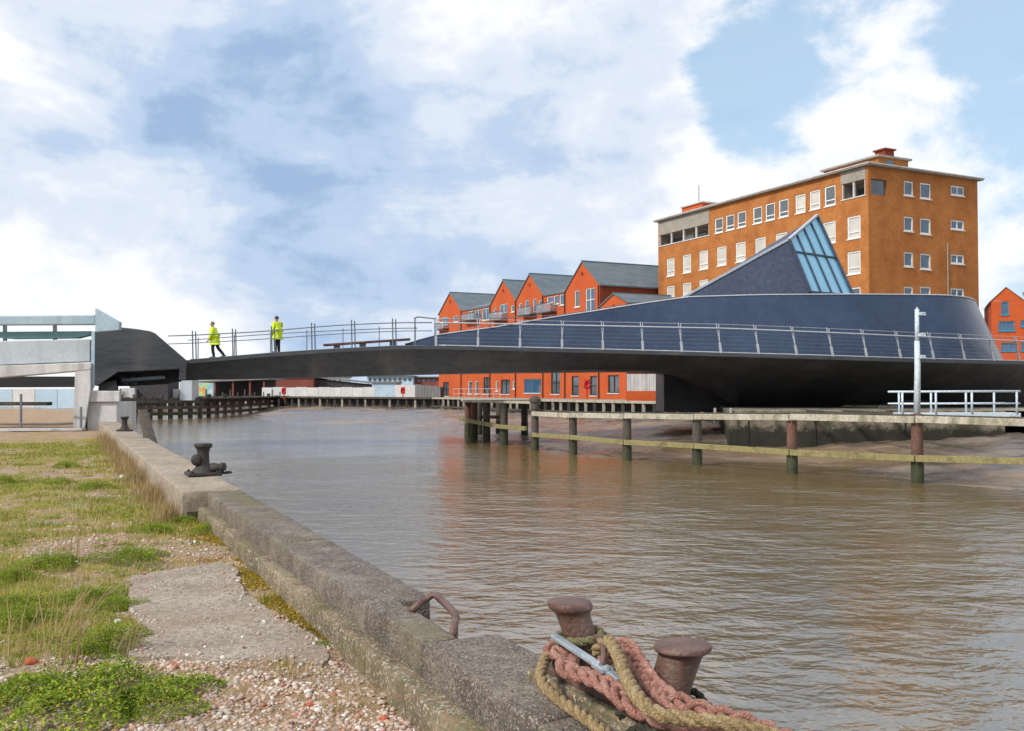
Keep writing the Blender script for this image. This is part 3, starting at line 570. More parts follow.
br = thing('lashing_bar', P(590, 655, 3.9), 'pale blue galvanised bar with shackle lashed across the ropes', 'metal bar'); A = At(br)
pa, pb = P(554, 636, 4.06), P(621, 680, 3.50)
A.put(MB().bar(pa, pb, 0.034, 0.016), 'bar', 'galvanised', bevel=0.003)
mid = pa.lerp(pb, 0.74); dirb = (pb - pa).normalized()
A.put(MB().bar(mid - dirb * 0.045 + Vector((0, -.016, .004)), mid + dirb * 0.05 + Vector((0, -.016, .004)), 0.05, 0.02), 'clamp', 'galvanised', bevel=0.004)
for k in (-1, 1): A.put(MB().lathe(mid + dirb * 0.03 * k + Vector((0, -0.02, 0.005)), (0.2, -1, 0.5), [(0.014, 0), (0.014, 0.018), (0.008, 0.024)], 6), 'nut', 'galvanised')
A.put(MB().tube(spline([mid + Vector((0.0, -0.02, 0.01)), P(604, 652, 3.72), P(601, 642, 3.85), P(596, 637, 4.05)], 6), 0.013, 8), 'shackle', 'rust_iron', smooth=True)

# ------------------------------------------------------------------ smaller bollards on the far stretch
def small_bollard(c, s, label, detail=True):
    t = thing('mooring_bollard', c, label, 'bollard', 'single bollards on the quay edge'); A = At(t)
    def V(a, b, z): return c + QD * a * s + QN * b * s + Vector((0, 0, z * s))
    A.put(MB().prism([V(-.27, -.24, 0), V(.27, -.24, 0), V(.27, .24, 0), V(-.27, .24, 0)], (0, 0, 0.045 * s)), 'base_plate', 'old_iron', bevel=0.012 * s)
    A.put(MB().lathe(c + Vector((0, 0, .045 * s)), (0, 0, 1), [(r * s, h * s) for r, h in [(.17, 0), (.16, .03), (.115, .07), (.095, .12), (.088, .2), (.085, .28), (.095, .34), (.118, .365), (.132, .38), (.132, .41), (.12, .425), (.05, .43)]], 24), 'post', 'old_iron', smooth='auto')
    if detail:
        A.put(MB().lathe(V(0, 0.06, .23), (-.25, -1, 0), [(r * s, h * s) for r, h in [(.085, 0), (.085, .08), (.065, .10), (.03, .11)]], 18), 'boss', 'old_iron', smooth='auto')
        A.put(MB().lathe(V(-0.02, -.10, .10), (.9, -.25, .1), [(r * s, h * s) for r, h in [(.07, 0), (.075, .07), (.06, .13), (.05, .17), (.07, .2), (.06, .24), (.02, .25)]], 14), 'pawl', 'old_iron', smooth='auto')
        A.put(MB().tube([V(-.05 + .07 * math.cos(q), -.30 + .1 * math.sin(q), .03) for q in np.linspace(0, 6.0, 12)], 0.02 * s, 6), 'ring', 'old_iron', smooth=True)
        for a in (-1, 1):
            for b in (-1, 1): A.put(MB().lathe(V(.21 * a, .18 * b, .045), (0, 0, 1), [(.025 * s, 0), (.025 * s, .025 * s), (.01 * s, .03 * s)], 6), 'bolt', 'old_iron')
    return t
b1 = G(203, 475, CAP + 0.015); small_bollard(b1, 1.0, 'dark iron mooring bollard with side boss on the pale coping')
b2 = G(124.5, 431, CAP + 0.015); small_bollard(b2, 0.95, 'small distant iron bollard beside the landing pillar', False)
# dark timber rubbing post leaning on the quay edge
tp = thing('timber_fender_post', G(150, 440, 0.0), 'dark leaning timber fender post at the far end of the quay edge', 'timber post'); A = At(tp)
Yt = G(150, 440, 0.3).y
A.put(MB().bar(P(142, 412, Yt + .6), P(153, 446, Yt - .1), 0.22, 0.2), 'post', 'timber_dark', bevel=0.02)
A.put(MB().bar(P(147, 414, Yt + .9), P(146, 440, Yt + .4), 0.16, 0.16), 'brace', 'timber_dark', bevel=0.02)

# ------------------------------------------------------------------ landing pillar and the pale raised approach at the left
LY = 38.5
pl = thing('landing_pillar', P(100, 430, LY), 'squat pale concrete pillar with wide cap at the bridge landing', 'pillar'); A = At(pl)
def pxbox(x0, y0, x1, y1, Y, depth): return MB().prism([P(x0, y1, Y), P(x1, y1, Y), P(x1, y0, Y), P(x0, y0, Y)], (0, depth, 0))
A.put(pxbox(87, 402, 117, 431, LY, 2.0), 'shaft', 'concrete_pale', bevel=0.03)
A.put(MB().prism([P(82, 402, LY - .12), P(119.5, 402, LY - .12), P(119.5, 391, LY - .12), P(82, 391, LY - .12)], (-2.6, 6.6, 0)), 'cap', 'concrete_pale', bevel=0.03); A.put(MB().prism([P(98, 391, 43.8), P(117, 391, 43.8), P(116, 380, 43.8), P(99, 384, 43.8)], (-.5, 1.4, 0)), 'bearing_seat', 'black_steel')
ap = thing('approach_structure', P(40, 431, LY), 'pale concrete and grey steel approach frame joining the bridge nose', 'approach frame'); A = At(ap)
A.put(MB().prism([P(73, 432, LY - .3), P(84, 432, LY - .3), P(90.5, 390, LY - .3), P(90.5, 363, LY - .3), P(83, 363, LY - .3), P(75, 371, LY - .3)], (-.4, 1.2, 0)), 'leg', 'concrete_pale', bevel=0.03)
A.put(MB().prism([P(-160, 384, LY - .32), P(0, 377.5, LY - .32), P(84, 370.5, LY - .32), P(91, 369, LY - .32), P(91, 362.5, LY - .32), P(0, 365.5, LY - .32), P(-160, 369, LY - .32)], (-.4, 1.2, 0)), 'crossbeam', 'concrete_pale', bevel=0.03)
A.put(MB().prism([P(-160, 369, LY + .1), P(0, 365, LY + .1), P(90, 361.5, LY + .1), P(90, 339, LY + .1), P(0, 341, LY + .1), P(-160, 344, LY + .1)], (-.3, 0.9, 0)), 'box_girder', 'grey_paint', bevel=0.03)
A.put(MB().prism([P(-160, 317, LY), P(95, 314.8, LY), P(95, 324.5, LY), P(-160, 325.5, LY)], (0, 0.5, 0)), 'upper_beam', 'steel_blue', bevel=0.04)
A.put(MB().prism([P(-160, 333, LY + .4), P(92, 331, LY + .4), P(88, 335, LY + .4), P(75, 338, LY + .4), P(10, 338.8, LY + .4), P(-10, 337, LY + .4), P(-160, 337, LY + .4)], (0, 0.5, 0)), 'middle_beam', 'steel_teal', bevel=0.03)
A.put(MB().prism([P(95, 308.2, LY - .1), P(119.5, 322, LY - .1), P(119, 330, LY - .1), P(106, 331, LY - .1), P(95, 332, LY - .1)], (0, .25, 0)), 'end_plate', 'steel_blue', bevel=0.02)
A.put(MB().prism([P(92, 331, LY - .05), P(95, 331, LY - .05), P(94.5, 388, LY - .05), P(90.8, 388, LY - .05)], (-.2, .4, 0)), 'end_post', 'steel_blue', bevel=0.02)
for x in (-120, -60, 5, 55): A.put(MB().bar(P(x, 325, LY + .6), P(x, 341, LY + .6), 0.12), 'strut', 'steel_blue')
A.put(MB().prism([P(-160, 376, 44), P(76, 376.5, 44), P(76, 387, 44), P(-160, 388, 44)], (0, 1.5, 0)), 'rear_girder', 'black_steel')
for x in (-150, -70): A.put(pxbox(x, 380, x + 12, 432, LY + .2, 1.4), 'rear_leg', 'concrete_pale')

# thin fence and low kerb in front of the brown yard
fn = thing('yard_fence', P(20, 430, 37.3), 'thin grey post and rail fence at the left edge of the quay', 'fence'); A = At(fn)
for x in (-60, -20, 21, 81): A.put(MB().bar(G(x, 431, 0.0), P(x, 407 if x > 60 else 394, G(x, 431, 0).y), 0.07), 'post', 'rail_thin')
FY = G(20, 431, 0).y
for a, b in (((-80, 407), (40, 408)), ((40, 408), (81, 412))): A.put(MB().bar(P(*a, FY), P(*b, FY), 0.05), 'rail', 'rail_steel')
for a, b in (((-80, 404), (46, 404)),): A.put(MB().prism([P(-80, 406, FY + 6), P(47, 405.5, FY + 6), P(47, 402, FY + 6), P(-80, 402, FY + 6)], (0, .5, 0)), 'timber_baulk', 'timber_dark')
kb = MB().prism([P(-160, 432.5, 36.6), P(82, 430.5, 37.8), P(82, 428.2, 37.8), P(-160, 429.5, 36.6)], (0, .35, 0)).build('low_kerb', 'concrete_pale'); tag(kb, 'low pale concrete kerb in front of the brown yard', 'kerb')
hb = thing('pale_hoarding', P(30, 405, 84), 'long pale blue hoarding across the back of the brown yard', 'hoarding'); A = At(hb)
for k in range(12):
    x0 = -190 + 22.5 * k; A.put(pxbox(x0, 389 - .1 * (k % 2), x0 + 22, 409, 84, .12), 'panel', 'hoarding_blue' if k % 3 else 'hoarding')

# ------------------------------------------------------------------ swing bridge
def interp(tab, x):
    if x <= tab[0][0]: return tab[0][1]
    for (x0, y0), (x1, y1) in zip(tab[:-1], tab[1:]):
        if x <= x1: return y0 + (y1 - y0) * (x - x0) / (x1 - x0)
    return tab[-1][1]
def smoothtab(tab):
    def f(x):
        tot = 0; wsum = 0
        for k in range(-4, 5): wt = 5 - abs(k); tot += wt * interp(tab, x + k * 5); wsum += wt
        return tot / wsum
    return f
YF = smoothtab([(90, 43.6), (185, 45.2), (300, 45.2), (440, 45), (560, 44.6), (640, 44.2), (720, 43.7), (800, 43.5), (870, 44.0), (934, 45.2), (994, 47.6), (1030, 49.8), (1070, 53.0)])
YBK = smoothtab([(90, 48.0), (185, 48.6), (440, 49.5), (560, 52.5), (720, 57), (870, 60.5), (994, 61), (1070, 60)])
YT = smoothtab([(90, 365), (188, 360.3), (267, 353.5), (326, 349.6), (399, 346), (440, 345.8), (520, 347.8), (600, 349.7), (674, 351.6), (720, 353), (800, 355.2), (900, 358.4), (1017, 361.3), (1080, 363)])
YB = smoothtab([(90, 383), (182, 380.2), (326, 377), (443, 373.5), (547, 370.8), (623, 369), (650, 370), (672, 374), (690, 382), (706, 390), (722, 399), (738, 406), (760, 411), (800, 413), (1080, 413)])
INS = smoothtab([(90, 0.5), (600, 0.9), (640, 1.0), (690, 2.6), (740, 5.0), (800, 7.0), (940, 7.0), (1000, 5.5), (1080, 4.0)])
def E(px, dy=0.0, inset=0.0): return P(px, YT(px) + dy, YF(px) + inset)
br_ = thing('swing_bridge', P(800, 412, 50), 'dark steel footbridge swinging across the river with slate blue spine and glazed peak', 'bridge'); BA = At(br_)
st = list(range(176, 640, 16)) + list(range(640, 800, 6)) + list(range(800, 1076, 12))
def bridge_shell():
    fas = MB(); und = MB(); dk = MB(); pr = None
    for px in st:
        f = E(px); lip = f + Vector((0, 0.0, -0.16)); c = P(px + (px - 512) * 0.0, YB(px), YF(px) + INS(px)); mid_ = lip.lerp(c, 0.5) + Vector((0, 0.05 * INS(px), 0.0)); b = Vector((f.x * YBK(px) / f.y, YBK(px), f.z)); cb = Vector((b.x, YBK(px) - INS(px), c.z))
        cur = (f, lip, mid_, c, cb, b)
        if pr:
            fas.add([pr[0], cur[0], cur[1], pr[1]], [(0, 1, 2, 3)])
            und.add([pr[1] + Vector((0, .04, 0)), cur[1] + Vector((0, .04, 0)), cur[2], pr[2], cur[3], pr[3]], [(0, 1, 2, 3), (3, 2, 4, 5)])
            und.add([pr[3], cur[3], cur[4], pr[4], cur[5], pr[5]], [(0, 1, 2, 3), (3, 2, 4, 5)])
            dk.add([pr[0], cur[0], cur[5], pr[5]], [(0, 1, 2, 3)])
        pr = cur
    for m_ in (fas, und, dk):
        pass
    def weld(o):
        bm = bmesh.new(); bm.from_mesh(o.data); bmesh.ops.remove_doubles(bm, verts=bm.verts, dist=0.002); bmesh.ops.recalc_face_normals(bm, faces=bm.faces); bm.to_mesh(o.data); bm.free(); o.data.polygons.foreach_set('use_smooth', [True] * len(o.data.polygons)); autosmooth(o.data, 40)
    o = BA.put(und, 'hull', 'bridge_under'); weld(o); o = BA.put(fas, 'edge_beam', 'bridge_dark'); weld(o)
    o = BA.put(dk, 'deck', 'deck_grey'); weld(o)
bridge_shell()
nose = BA.put(MB().prism([P(x, y, 43.6) for x, y in ((94, 333), (96.5, 328.5), (100, 326.5), (119, 327), (136, 328.8), (150, 331), (155, 333), (187, 360.5), (186, 380), (179, 380), (179.5, 369), (166, 370), (118, 372), (100, 384), (94, 386))], (-1.75, 4.5, 0)), 'nose_housing', 'bridge_dark', bevel=0.04)
BA.put(MB().prism([P(x, y, 44.6) for x, y in ((96, 386), (118, 371), (180, 369), (181, 381), (168, 384), (130, 386))], (-1.0, 3.0, 0)), 'nose_bearing', 'black_steel', bevel=0.03)
BA.put(MB().tube([P(122, 380, 44.1), P(165, 377, 44.1)], 0.09, 8), 'locking_ram', 'rail_thin', smooth=True)
for x in (124, 133): BA.put(MB().lathe(P(x, 380, 44.2), (0, 1, 0), [(.2, 0), (.2, .3)], 16), 'roller', 'black_steel')

# spine: sloping ribbed wall rising from the deck and wrapping round at the right
TOP = [(405, 344.5), (420, 339.8), (438, 335.2), (496, 327.6), (547, 318.7), (598, 311), (636, 304.9), (674, 299.6), (690, 297.4), (760, 295.4), (853, 294.8), (930, 295.4), (985, 297)]
def spine():
    fr = []; bk = []
    xs = list(range(405, 930, 15))
    for x in xs:
        inset = 1.5 + 0.4 * min(1, (x - 405) / 200); h = P(x, interp(TOP, x), YF(x) + inset + 0.3)
        base = E(x, 1.0, inset); lean = 0.30 * (h.z - base.z); top = P(x, interp(TOP, x), YF(x) + inset + lean)
        fr.append((base, top)); yb_ = YBK(x) - 1.0; bk.append((Vector((base.x * yb_ / base.y, yb_, base.z)), Vector((top.x * (yb_ - lean) / top.y, yb_ - lean, top.z))))
    # rounded right end
    b0, t0 = fr[-1]; b1, t1 = bk[-1]; n = 14
    ctr = (b0 + b1) / 2; ctrt = (t0 + t1) / 2; rad = (b1.y - b0.y) / 2; radt = (t1.y - t0.y) / 2; wid = P(1003, 360, ctr.y).x - ctr.x; widt = P(975, 297, ctrt.y).x - ctrt.x
    for k in range(1, n + 1):
        a = (math.pi / 2) * k / n
        ss, cs = math.sin(a) ** 0.75, math.cos(a) ** 0.75 if k < n else 0.0
        fr.append((Vector((ctr.x + (b0.x - ctr.x) * cs + wid * ss, ctr.y - rad * cs, ctr.z)), Vector((ctrt.x + (t0.x - ctrt.x) * cs + widt * ss, ctrt.y - radt * cs, t0.z))))
        bk.append((Vector((ctr.x + (b1.x - ctr.x) * cs + wid * ss, ctr.y + rad * cs, ctr.z)), Vector((ctrt.x + (t1.x - ctrt.x) * cs + widt * ss, ctrt.y + radt * cs, t0.z))))
    wl = MB(); rf = MB(); cp = MB()
    for i in range(len(fr) - 1):
        for ch in (fr, bk): wl.add([ch[i][0], ch[i + 1][0], ch[i + 1][1], ch[i][1]], [(0, 1, 2, 3)])
        if i: rf.add([fr[i][1], fr[i + 1][1], bk[i + 1][1], bk[i][1]], [(0, 1, 2, 3)])
    wl.add([fr[0][0], fr[0][1], bk[0][1], bk[0][0]], [(0, 1, 2, 3)])
    o = BA.put(wl, 'spine_wall', 'spine_blue')
    bm = bmesh.new(); bm.from_mesh(o.data); bmesh.ops.remove_doubles(bm, verts=bm.verts, dist=0.002); bmesh.ops.recalc_face_normals(bm, faces=bm.faces); bm.to_mesh(o.data); bm.free(); o.data.polygons.foreach_set('use_smooth', [True] * len(o.data.polygons)); autosmooth(o.data, 40)
    BA.put(rf, 'spine_roof', 'spine_dark')
    edge = [f[1] + Vector((0, -0.01, 0.03)) for f in fr]; BA.put(MB().tube(edge, 0.035, 6), 'spine_coping', 'fascia_pale', smooth=True)
    return fr
FR = spine()
def wedge():
    def onwall(px): return P(px, interp(TOP, px), YF(px) + 2.9)
    Aa = P(681, 299.5, 47.0); B = P(789, 240, 48.2); C = P(810, 292.5, 46.9); D = P(853, 296, 50.2); Ee = P(817, 216, 52.0)
    Ab = P(738, 300, 55.0); Db = D + Vector((0.4, 3.0, 0)); 
    dn = Vector((0, 0, -0.35))
    BA.put(MB().add([Aa, C, B, Aa + dn, C + dn], [(0, 1, 2), (0, 3, 4, 1)]), 'peak_side', 'spine_dark')
    BA.put(MB().add([Aa, B, Ee, Ab, Db, D], [(0, 1, 2), (0, 2, 3), (3, 2, 4), (2, 5, 4)]), 'peak_roof', 'spine_dark')
    up = Vector((0, 0, 0.05))
    m = MB(); m.bar(Aa + up, B + up, 0.14, 0.10); m.bar(B + up, Ee + up, 0.14, 0.10); BA.put(m, 'peak_fascia', 'fascia_pale')
    win = BA.put(MB().bar(B, C, .16).bar(C, D, .16).bar(D, Ee, .16).bar(Ee, B, .10), 'glazing_frame', 'blue_dark' if 'blue_dark' in MATS else 'spine_dark')
    nrm = (C - B).cross(D - C).normalized()
    if nrm.y > 0: nrm = -nrm
    tl, tr = B.lerp(C, 0.22), Ee.lerp(D, 0.53)
    m = MB()
    for k in (1, 2, 3): m.bar(B.lerp(Ee, k / 4), C.lerp(D, k / 4), 0.075, 0.08)
    m.bar(tl, tr, 0.08, 0.08); BA.put(m, 'mullion', 'spine_dark', win)
    for k in range(4):
        a, b = k / 4, (k + 1) / 4; ins = -nrm * 0.03
        t_a, t_b = B.lerp(Ee, a), B.lerp(Ee, b); m_a, m_b = tl.lerp(tr, a), tl.lerp(tr, b); c_a, c_b = C.lerp(D, a), C.lerp(D, b)
        for q in ((t_a, t_b, m_b, m_a), (m_a, m_b, c_b, c_a)): BA.put(MB().prism([p + ins for p in q], -nrm * 0.03), 'pane', 'wedge_glass', win)
wedge()

# railing along the river side of the deck
def railing():
    def rail(pxs, dyf, inset, r, name, matn, par):
        pts = [E(px, dyf(px), inset) for px in pxs]; BA.put(MB().tube(pts, r, 6), name, matn, par, smooth=True)
    root = BA.put(MB().tube([E(px, -0.6, 0.15) for px in list(range(436, 1071, 12))], 0.03, 6), 'railing', 'rail_steel', smooth=True)
    top = smoothtab([(436, -23.2), (520, -23.5), (674, -24.2), (720, -24.8), (860, -23.2), (1017, -20.5), (1070, -18.5)])
    pxs = list(range(434, 1071, 12))
    rail(pxs, lambda p: top(p), 0.1, 0.036, 'handrail', 'rail_steel', root)
    rail(pxs, lambda p: top(p) - 4.0, 0.25, 0.012, 'upper_wire', 'rail_steel', root)
    for q in (.2, .36, .52, .68, .84): rail(pxs, lambda p, q=q: top(p) * q, 0.12, 0.007, 'wire', 'rail_thin', root)
    posts = [436, 478, 520, 562, 603, 643, 682, 721, 759, 797, 833, 867, 901, 934, 965, 994, 1020, 1043, 1062]
    for px in posts:
        lean = max(0, min(6, (px - 560) / 40)); b = E(px, 0.5, 0.12); k1 = E(px - lean * 0.35, top(px) * 0.42, 0.12); t1 = E(px - lean - 0.8, top(px) - 5, 0.2); t2 = E(px - lean + 1.6, top(px) - 4, 0.2)
        pst = BA.put(MB().bar(b, k1, 0.11, 0.06, up=(0, 1, 0)), 'post', 'rail_steel', root)
        m = MB(); m.bar(k1, t1, 0.035, 0.05, up=(0, 1, 0)); m.bar(k1, t2, 0.035, 0.05, up=(0, 1, 0)); BA.put(m, 'fork', 'rail_steel', pst)
    # slimmer run out to the nose
    root2 = BA.put(MB().tube([E(px, -0.4, 0.3) for px in range(190, 440, 12)], 0.02, 6), 'railing', 'rail_thin', smooth=True)
    t2 = smoothtab([(165, -25.5), (267, -22.3), (311, -23.3), (352, -23.8), (436, -23.2)]); l2 = smoothtab([(165, -17.5), (267, -14.6), (352, -15.2), (436, -15)])
    pxs = list(range(168, 441, 12))
    rail(pxs, t2, 0.3, 0.026, 'handrail', 'rail_thin', root2); rail(pxs, l2, 0.3, 0.02, 'middle_rail', 'rail_thin', root2)
    for px in (193, 233, 272, 312, 352, 393):
        for k in (0, 3.2): BA.put(MB().bar(E(px + k, 0.5, 0.3), E(px + k - .6, t2(px) - 4.5 + k * .3, 0.35), 0.04, 0.05), 'post', 'rail_thin', root2)
    # far side railing
    root3 = BA.put(MB().tube([Vector((E(px).x * YBK(px) / YF(px), YBK(px) - .3, E(px).z + 1.1)) for px in range(190, 420, 12)], 0.022, 6), 'railing', 'rail_thin', smooth=True)
    for px in range(200, 420, 36):
        p = Vector((E(px).x * YBK(px) / YF(px), YBK(px) - .3, E(px).z)); BA.put(MB().bar(p, p + Vector((0, 0, 1.2)), 0.04), 'post', 'rail_thin', root3)
    g = BA.put(MB().bar(E(415, 0, .5), E(415, -27.5, .5), .06).bar(E(435, 0, .5), E(435, -28.5, .5), .06).bar(E(414, -27.5, .5), E(418, -29, .5), .06).bar(E(418, -29, .5), E(436, -27, .5), .06), 'gate_frame', 'rail_thin', root)
    # wall-top rail seen above the sloping spine
    pts = [P(x, y, 52) for x, y in ((436, 320), (500, 318), (560, 315), (620, 305), (650, 303))]
    BA.put(MB().tube(pts, 0.02, 6), 'walkway_rail', 'rail_thin', root, smooth=True)
    for x, y in ((460, 319.5), (490, 318.3), (520, 317), (550, 315.5), (580, 311.5), (610, 306.7)): BA.put(MB().bar(P(x, y, 52), P(x, interp(TOP, x) + 2, 52), 0.035), 'post', 'rail_thin', root)
railing()

# bench on the deck
bn = thing('deck_bench', E(362, 0, 0.8), 'long low dark bench on the bridge deck past the standing man', 'bench'); A = At(bn)
bp0, bp1 = P(324, 345.2, 46.2), P(410, 339.3, 46.2)
A.put(MB().bar(bp0, bp1, 0.45, 0.10), 'seat', 'pile_rust', bevel=0.02)
for k in (.15, .45, .8):
    p = bp0.lerp(bp1, k); A.put(MB().bar(p, Vector((p.x, p.y, E(512 + p.x / p.y * F).z - .02)), .12, .3), 'leg', 'rail_thin')

# ------------------------------------------------------------------ hub pier, fender, signal mast, walkway
pier = thing('hub_pier', P(860, 452, 42), 'stained concrete pier standing in the mud beneath the bridge hub', 'pier'); A = At(pier)
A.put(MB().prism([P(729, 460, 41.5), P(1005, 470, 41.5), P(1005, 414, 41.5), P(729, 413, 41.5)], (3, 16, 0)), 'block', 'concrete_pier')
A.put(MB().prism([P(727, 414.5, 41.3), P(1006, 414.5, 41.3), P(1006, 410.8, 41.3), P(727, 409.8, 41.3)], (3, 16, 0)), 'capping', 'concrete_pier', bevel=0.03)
for x in (748, 815, 905): A.put(pxbox(x, 416, x + 1.2, 452, 41.46, .1), 'joint', 'black_steel')
A.put(MB().lathe(P(870, 404, 53.5), (0, 0, 1), [(3.6, -.8), (3.6, 1.7)], 32), 'pivot_drum', 'black_steel', smooth='auto')
A.put(MB().prism([P(664, 412, 52), P(745, 412, 52), P(745, 372, 52), P(664, 372, 52)], (0, 3, 0)), 'rear_support', 'bridge_under')
for x, y in ((715, 408), (731, 408)):
    A.put(MB().tube([P(x, y + 8, 41.2), P(x, y, 41.2)], 0.06, 6), 'marker_post', 'timber_pale')

FP = [(1075, 24.9), (917, 28.0), (792, 31.0), (697, 34.4), (627, 37.0), (573, 40.3), (535, 43.2)]
fd = thing('river_fender', P(800, 470, 31), 'long timber river fender on rusty piles in front of the bridge hub', 'fender'); A = At(fd)
tops = {1075: 421, 917: 416.5, 792: 414.3, 697: 414, 627: 413.2, 573: 412.5, 535: 411}; lows = {1075: 462, 917: 458, 792: 452, 697: 445.6, 627: 442, 573: 437, 535: 434.5}
for px, Y in FP:
    p = P(px, 430, Y); ex = 1.15 if px in (535, 697) else 0.0
    top = P(px, tops[px], Y).z + (0.62 if px == 535 else 0.5 if px == 697 and False else 0)
    pi = A.put(MB().lathe((p.x, p.y, -0.35), (0, 0, 1), [(0.17, 0), (0.165, .4), (0.165, top + .35)], 14), 'pile', 'pile_rust' if px >= 792 else 'timber_dark', smooth='auto')
    A.put(MB().lathe((p.x, p.y, -3), (0, 0, 1), [(0.176, 0), (0.182, 2.3), (0.176, 2.70)], 14), 'weed_band', 'pile_weed', pi, smooth='auto')
for (x0, y0), (x1, y1) in zip(FP[:-1], FP[1:]):
    of = Vector((-.12, -.19, 0))
    a, b = P(x0, tops[x0] + 3, y0) + of, P(x1, tops[x1] + 2.5, y1) + of; e_ = (b - a).normalized() * .015; A.put(MB().bar(a + e_, b - e_, .12, .2), 'top_beam', 'timber_pale', bevel=0.012)
    a, b = P(x0, lows[x0], y0) + of, P(x1, lows[x1], y1) + of; e_ = (b - a).normalized() * .015; A.put(MB().bar(a + e_, b - e_, .12, .19), 'lower_rail', 'timber_moss', bevel=0.012)
    a, b = P(x0, tops[x0] + 1, y0) + Vector((.25, .3, 0)), P(x1, tops[x1] + 1, y1) + Vector((.25, .3, 0)); A.put(MB().bar(a, b, .10, .16), 'rear_beam', 'timber_dark')
# mooring knob on the end pile
# outer dolphin at the end of the fender
dp = thing('pile_dolphin', P(500, 445, 47), 'cluster of dark piles under a pale timber deck at the fender end', 'dolphin'); A = At(dp)
for px, yb, Y in ((504, 445, 47.2), (486.5, 441, 50.5), (474, 440, 51.5), (468, 432, 54), (479, 431, 56), (499, 424, 57), (524.5, 426, 55)):
    p = P(px, 430, Y); top = P(px, 402.5, Y).z
    pi = A.put(MB().lathe((p.x, p.y, -1.2), (0, 0, 1), [(0.2, 0), (0.19, top + 1.2)], 12), 'pile', 'pile_rust' if px < 475 else 'timber_dark', smooth='auto')
    A.put(MB().lathe((p.x, p.y, -3), (0, 0, 1), [(0.206, 0), (0.21, 2.2), (0.206, 2.75)], 12), 'weed_band', 'pile_weed', pi, smooth='auto')
pts = [P(461, 401, 55), P(463, 401.8, 51), P(540, 403, 43.6), P(540, 400.5, 50), P(530, 400, 56)]
A.put(MB().prism([Vector((p.x, p.y, 0.98)) for p in pts], (0, 0, 0.12)), 'deck', 'timber_pale', bevel=0.01)
dr = [P(464, 418.5, 53.5), P(474, 421, 51.3), P(504, 426.5, 47.0), P(530, 428.5, 44)]
for a, b in zip(dr[:-1], dr[1:]): A.put(MB().bar(a + Vector((-.2, -.1, 0)), b + Vector((-.2, -.1, 0)), .14, .2), 'lower_rail', 'timber_moss', bevel=0.015)
A.put(MB().bar(P(478, 417, 56), P(500, 417, 56), .15, .2), 'brace', 'timber_dark')
kn = A.put(MB().lathe(P(535, 409, 43.2), (0, 0, 1), [(.2, 0), (.2, .25), (.26, .32), (.26, .44), (.17, .55), (.1, .6)], 14), 'mooring_knob', 'timber_dark', smooth='auto')
for px, Y in ((613, 37.5), (626, 37)): pass

sm = thing('signal_mast', P(917, 414, 28.2), 'pale steel signal mast with three short arms on the fender', 'mast'); A = At(sm)
mb0 = P(917, 415, 28.25)
A.put(MB().tube([mb0, P(917.5, 368, 28.25), P(917, 341, 28.25)], [.095, .085, .075], 12), 'lower_pole', 'white_steel', smooth=True)
A.put(MB().tube([P(917, 341, 28.25), P(917, 309, 28.25)], 0.062, 12), 'upper_pole', 'white_steel', smooth=True)
A.put(MB().tube([P(917, 309.2, 28.25), P(917, 307, 28.25)], 0.02, 8), 'tip', 'white_steel')
A.put(MB().lathe(mb0 + Vector((0, 0, -.02)), (0, 0, 1), [(.2, 0), (.2, .04), (.1, .06)], 14), 'foot_plate', 'rust_iron')
for y in (314, 335, 357): 
    ar = A.put(MB().bar(P(918, y, 28.2), P(925.5, y + .2, 28.2), .10, .075), 'arm', 'white_steel', bevel=0.012)
    A.put(MB().bar(P(921, y - 1.4, 28.16), P(925, y - 1.2, 28.16), .06, .03), 'lamp_lip', 'white_steel', ar)
wk = thing('service_walkway', P(960, 416, 32), 'pale metal walkway with white handrails behind the signal mast', 'walkway'); A = At(wk)
WY = 31.0
A.put(MB().prism([P(899, 416.3, WY), P(1021, 417.3, WY), P(1021, 413, WY), P(899, 413, WY)], (0.2, 1.0, 0)), 'platform', 'white_steel', bevel=0.01)
for dY in (0.0, 0.95):
    for y in (391.8, 404): A.put(MB().tube([P(899.5, y, WY) + Vector((0, dY, 0)), P(1020, y - .6, WY) + Vector((0, dY, 0))], .034 if y < 400 else .026, 8), 'rail', 'white_steel', smooth=True)
    for px in ((902.5, 936, 972, 1017) if dY == 0 else (911, 944, 980, 1009)):
        b = P(px, 413.5, WY); A.put(MB().tube([Vector((b.x, WY + dY, b.z)), Vector((b.x, WY + dY, P(px, 391.5, WY).z))], .036, 8), 'post', 'white_steel', smooth=True)
for px in (906, 955, 1012): b = P(px, 418.3, WY); A.put(MB().bar(b + Vector((0, -3.0 + (px - 906) * .012, 0)), b + Vector((0, 11, 0)), .14, .12), 'joist', 'timber_dark')

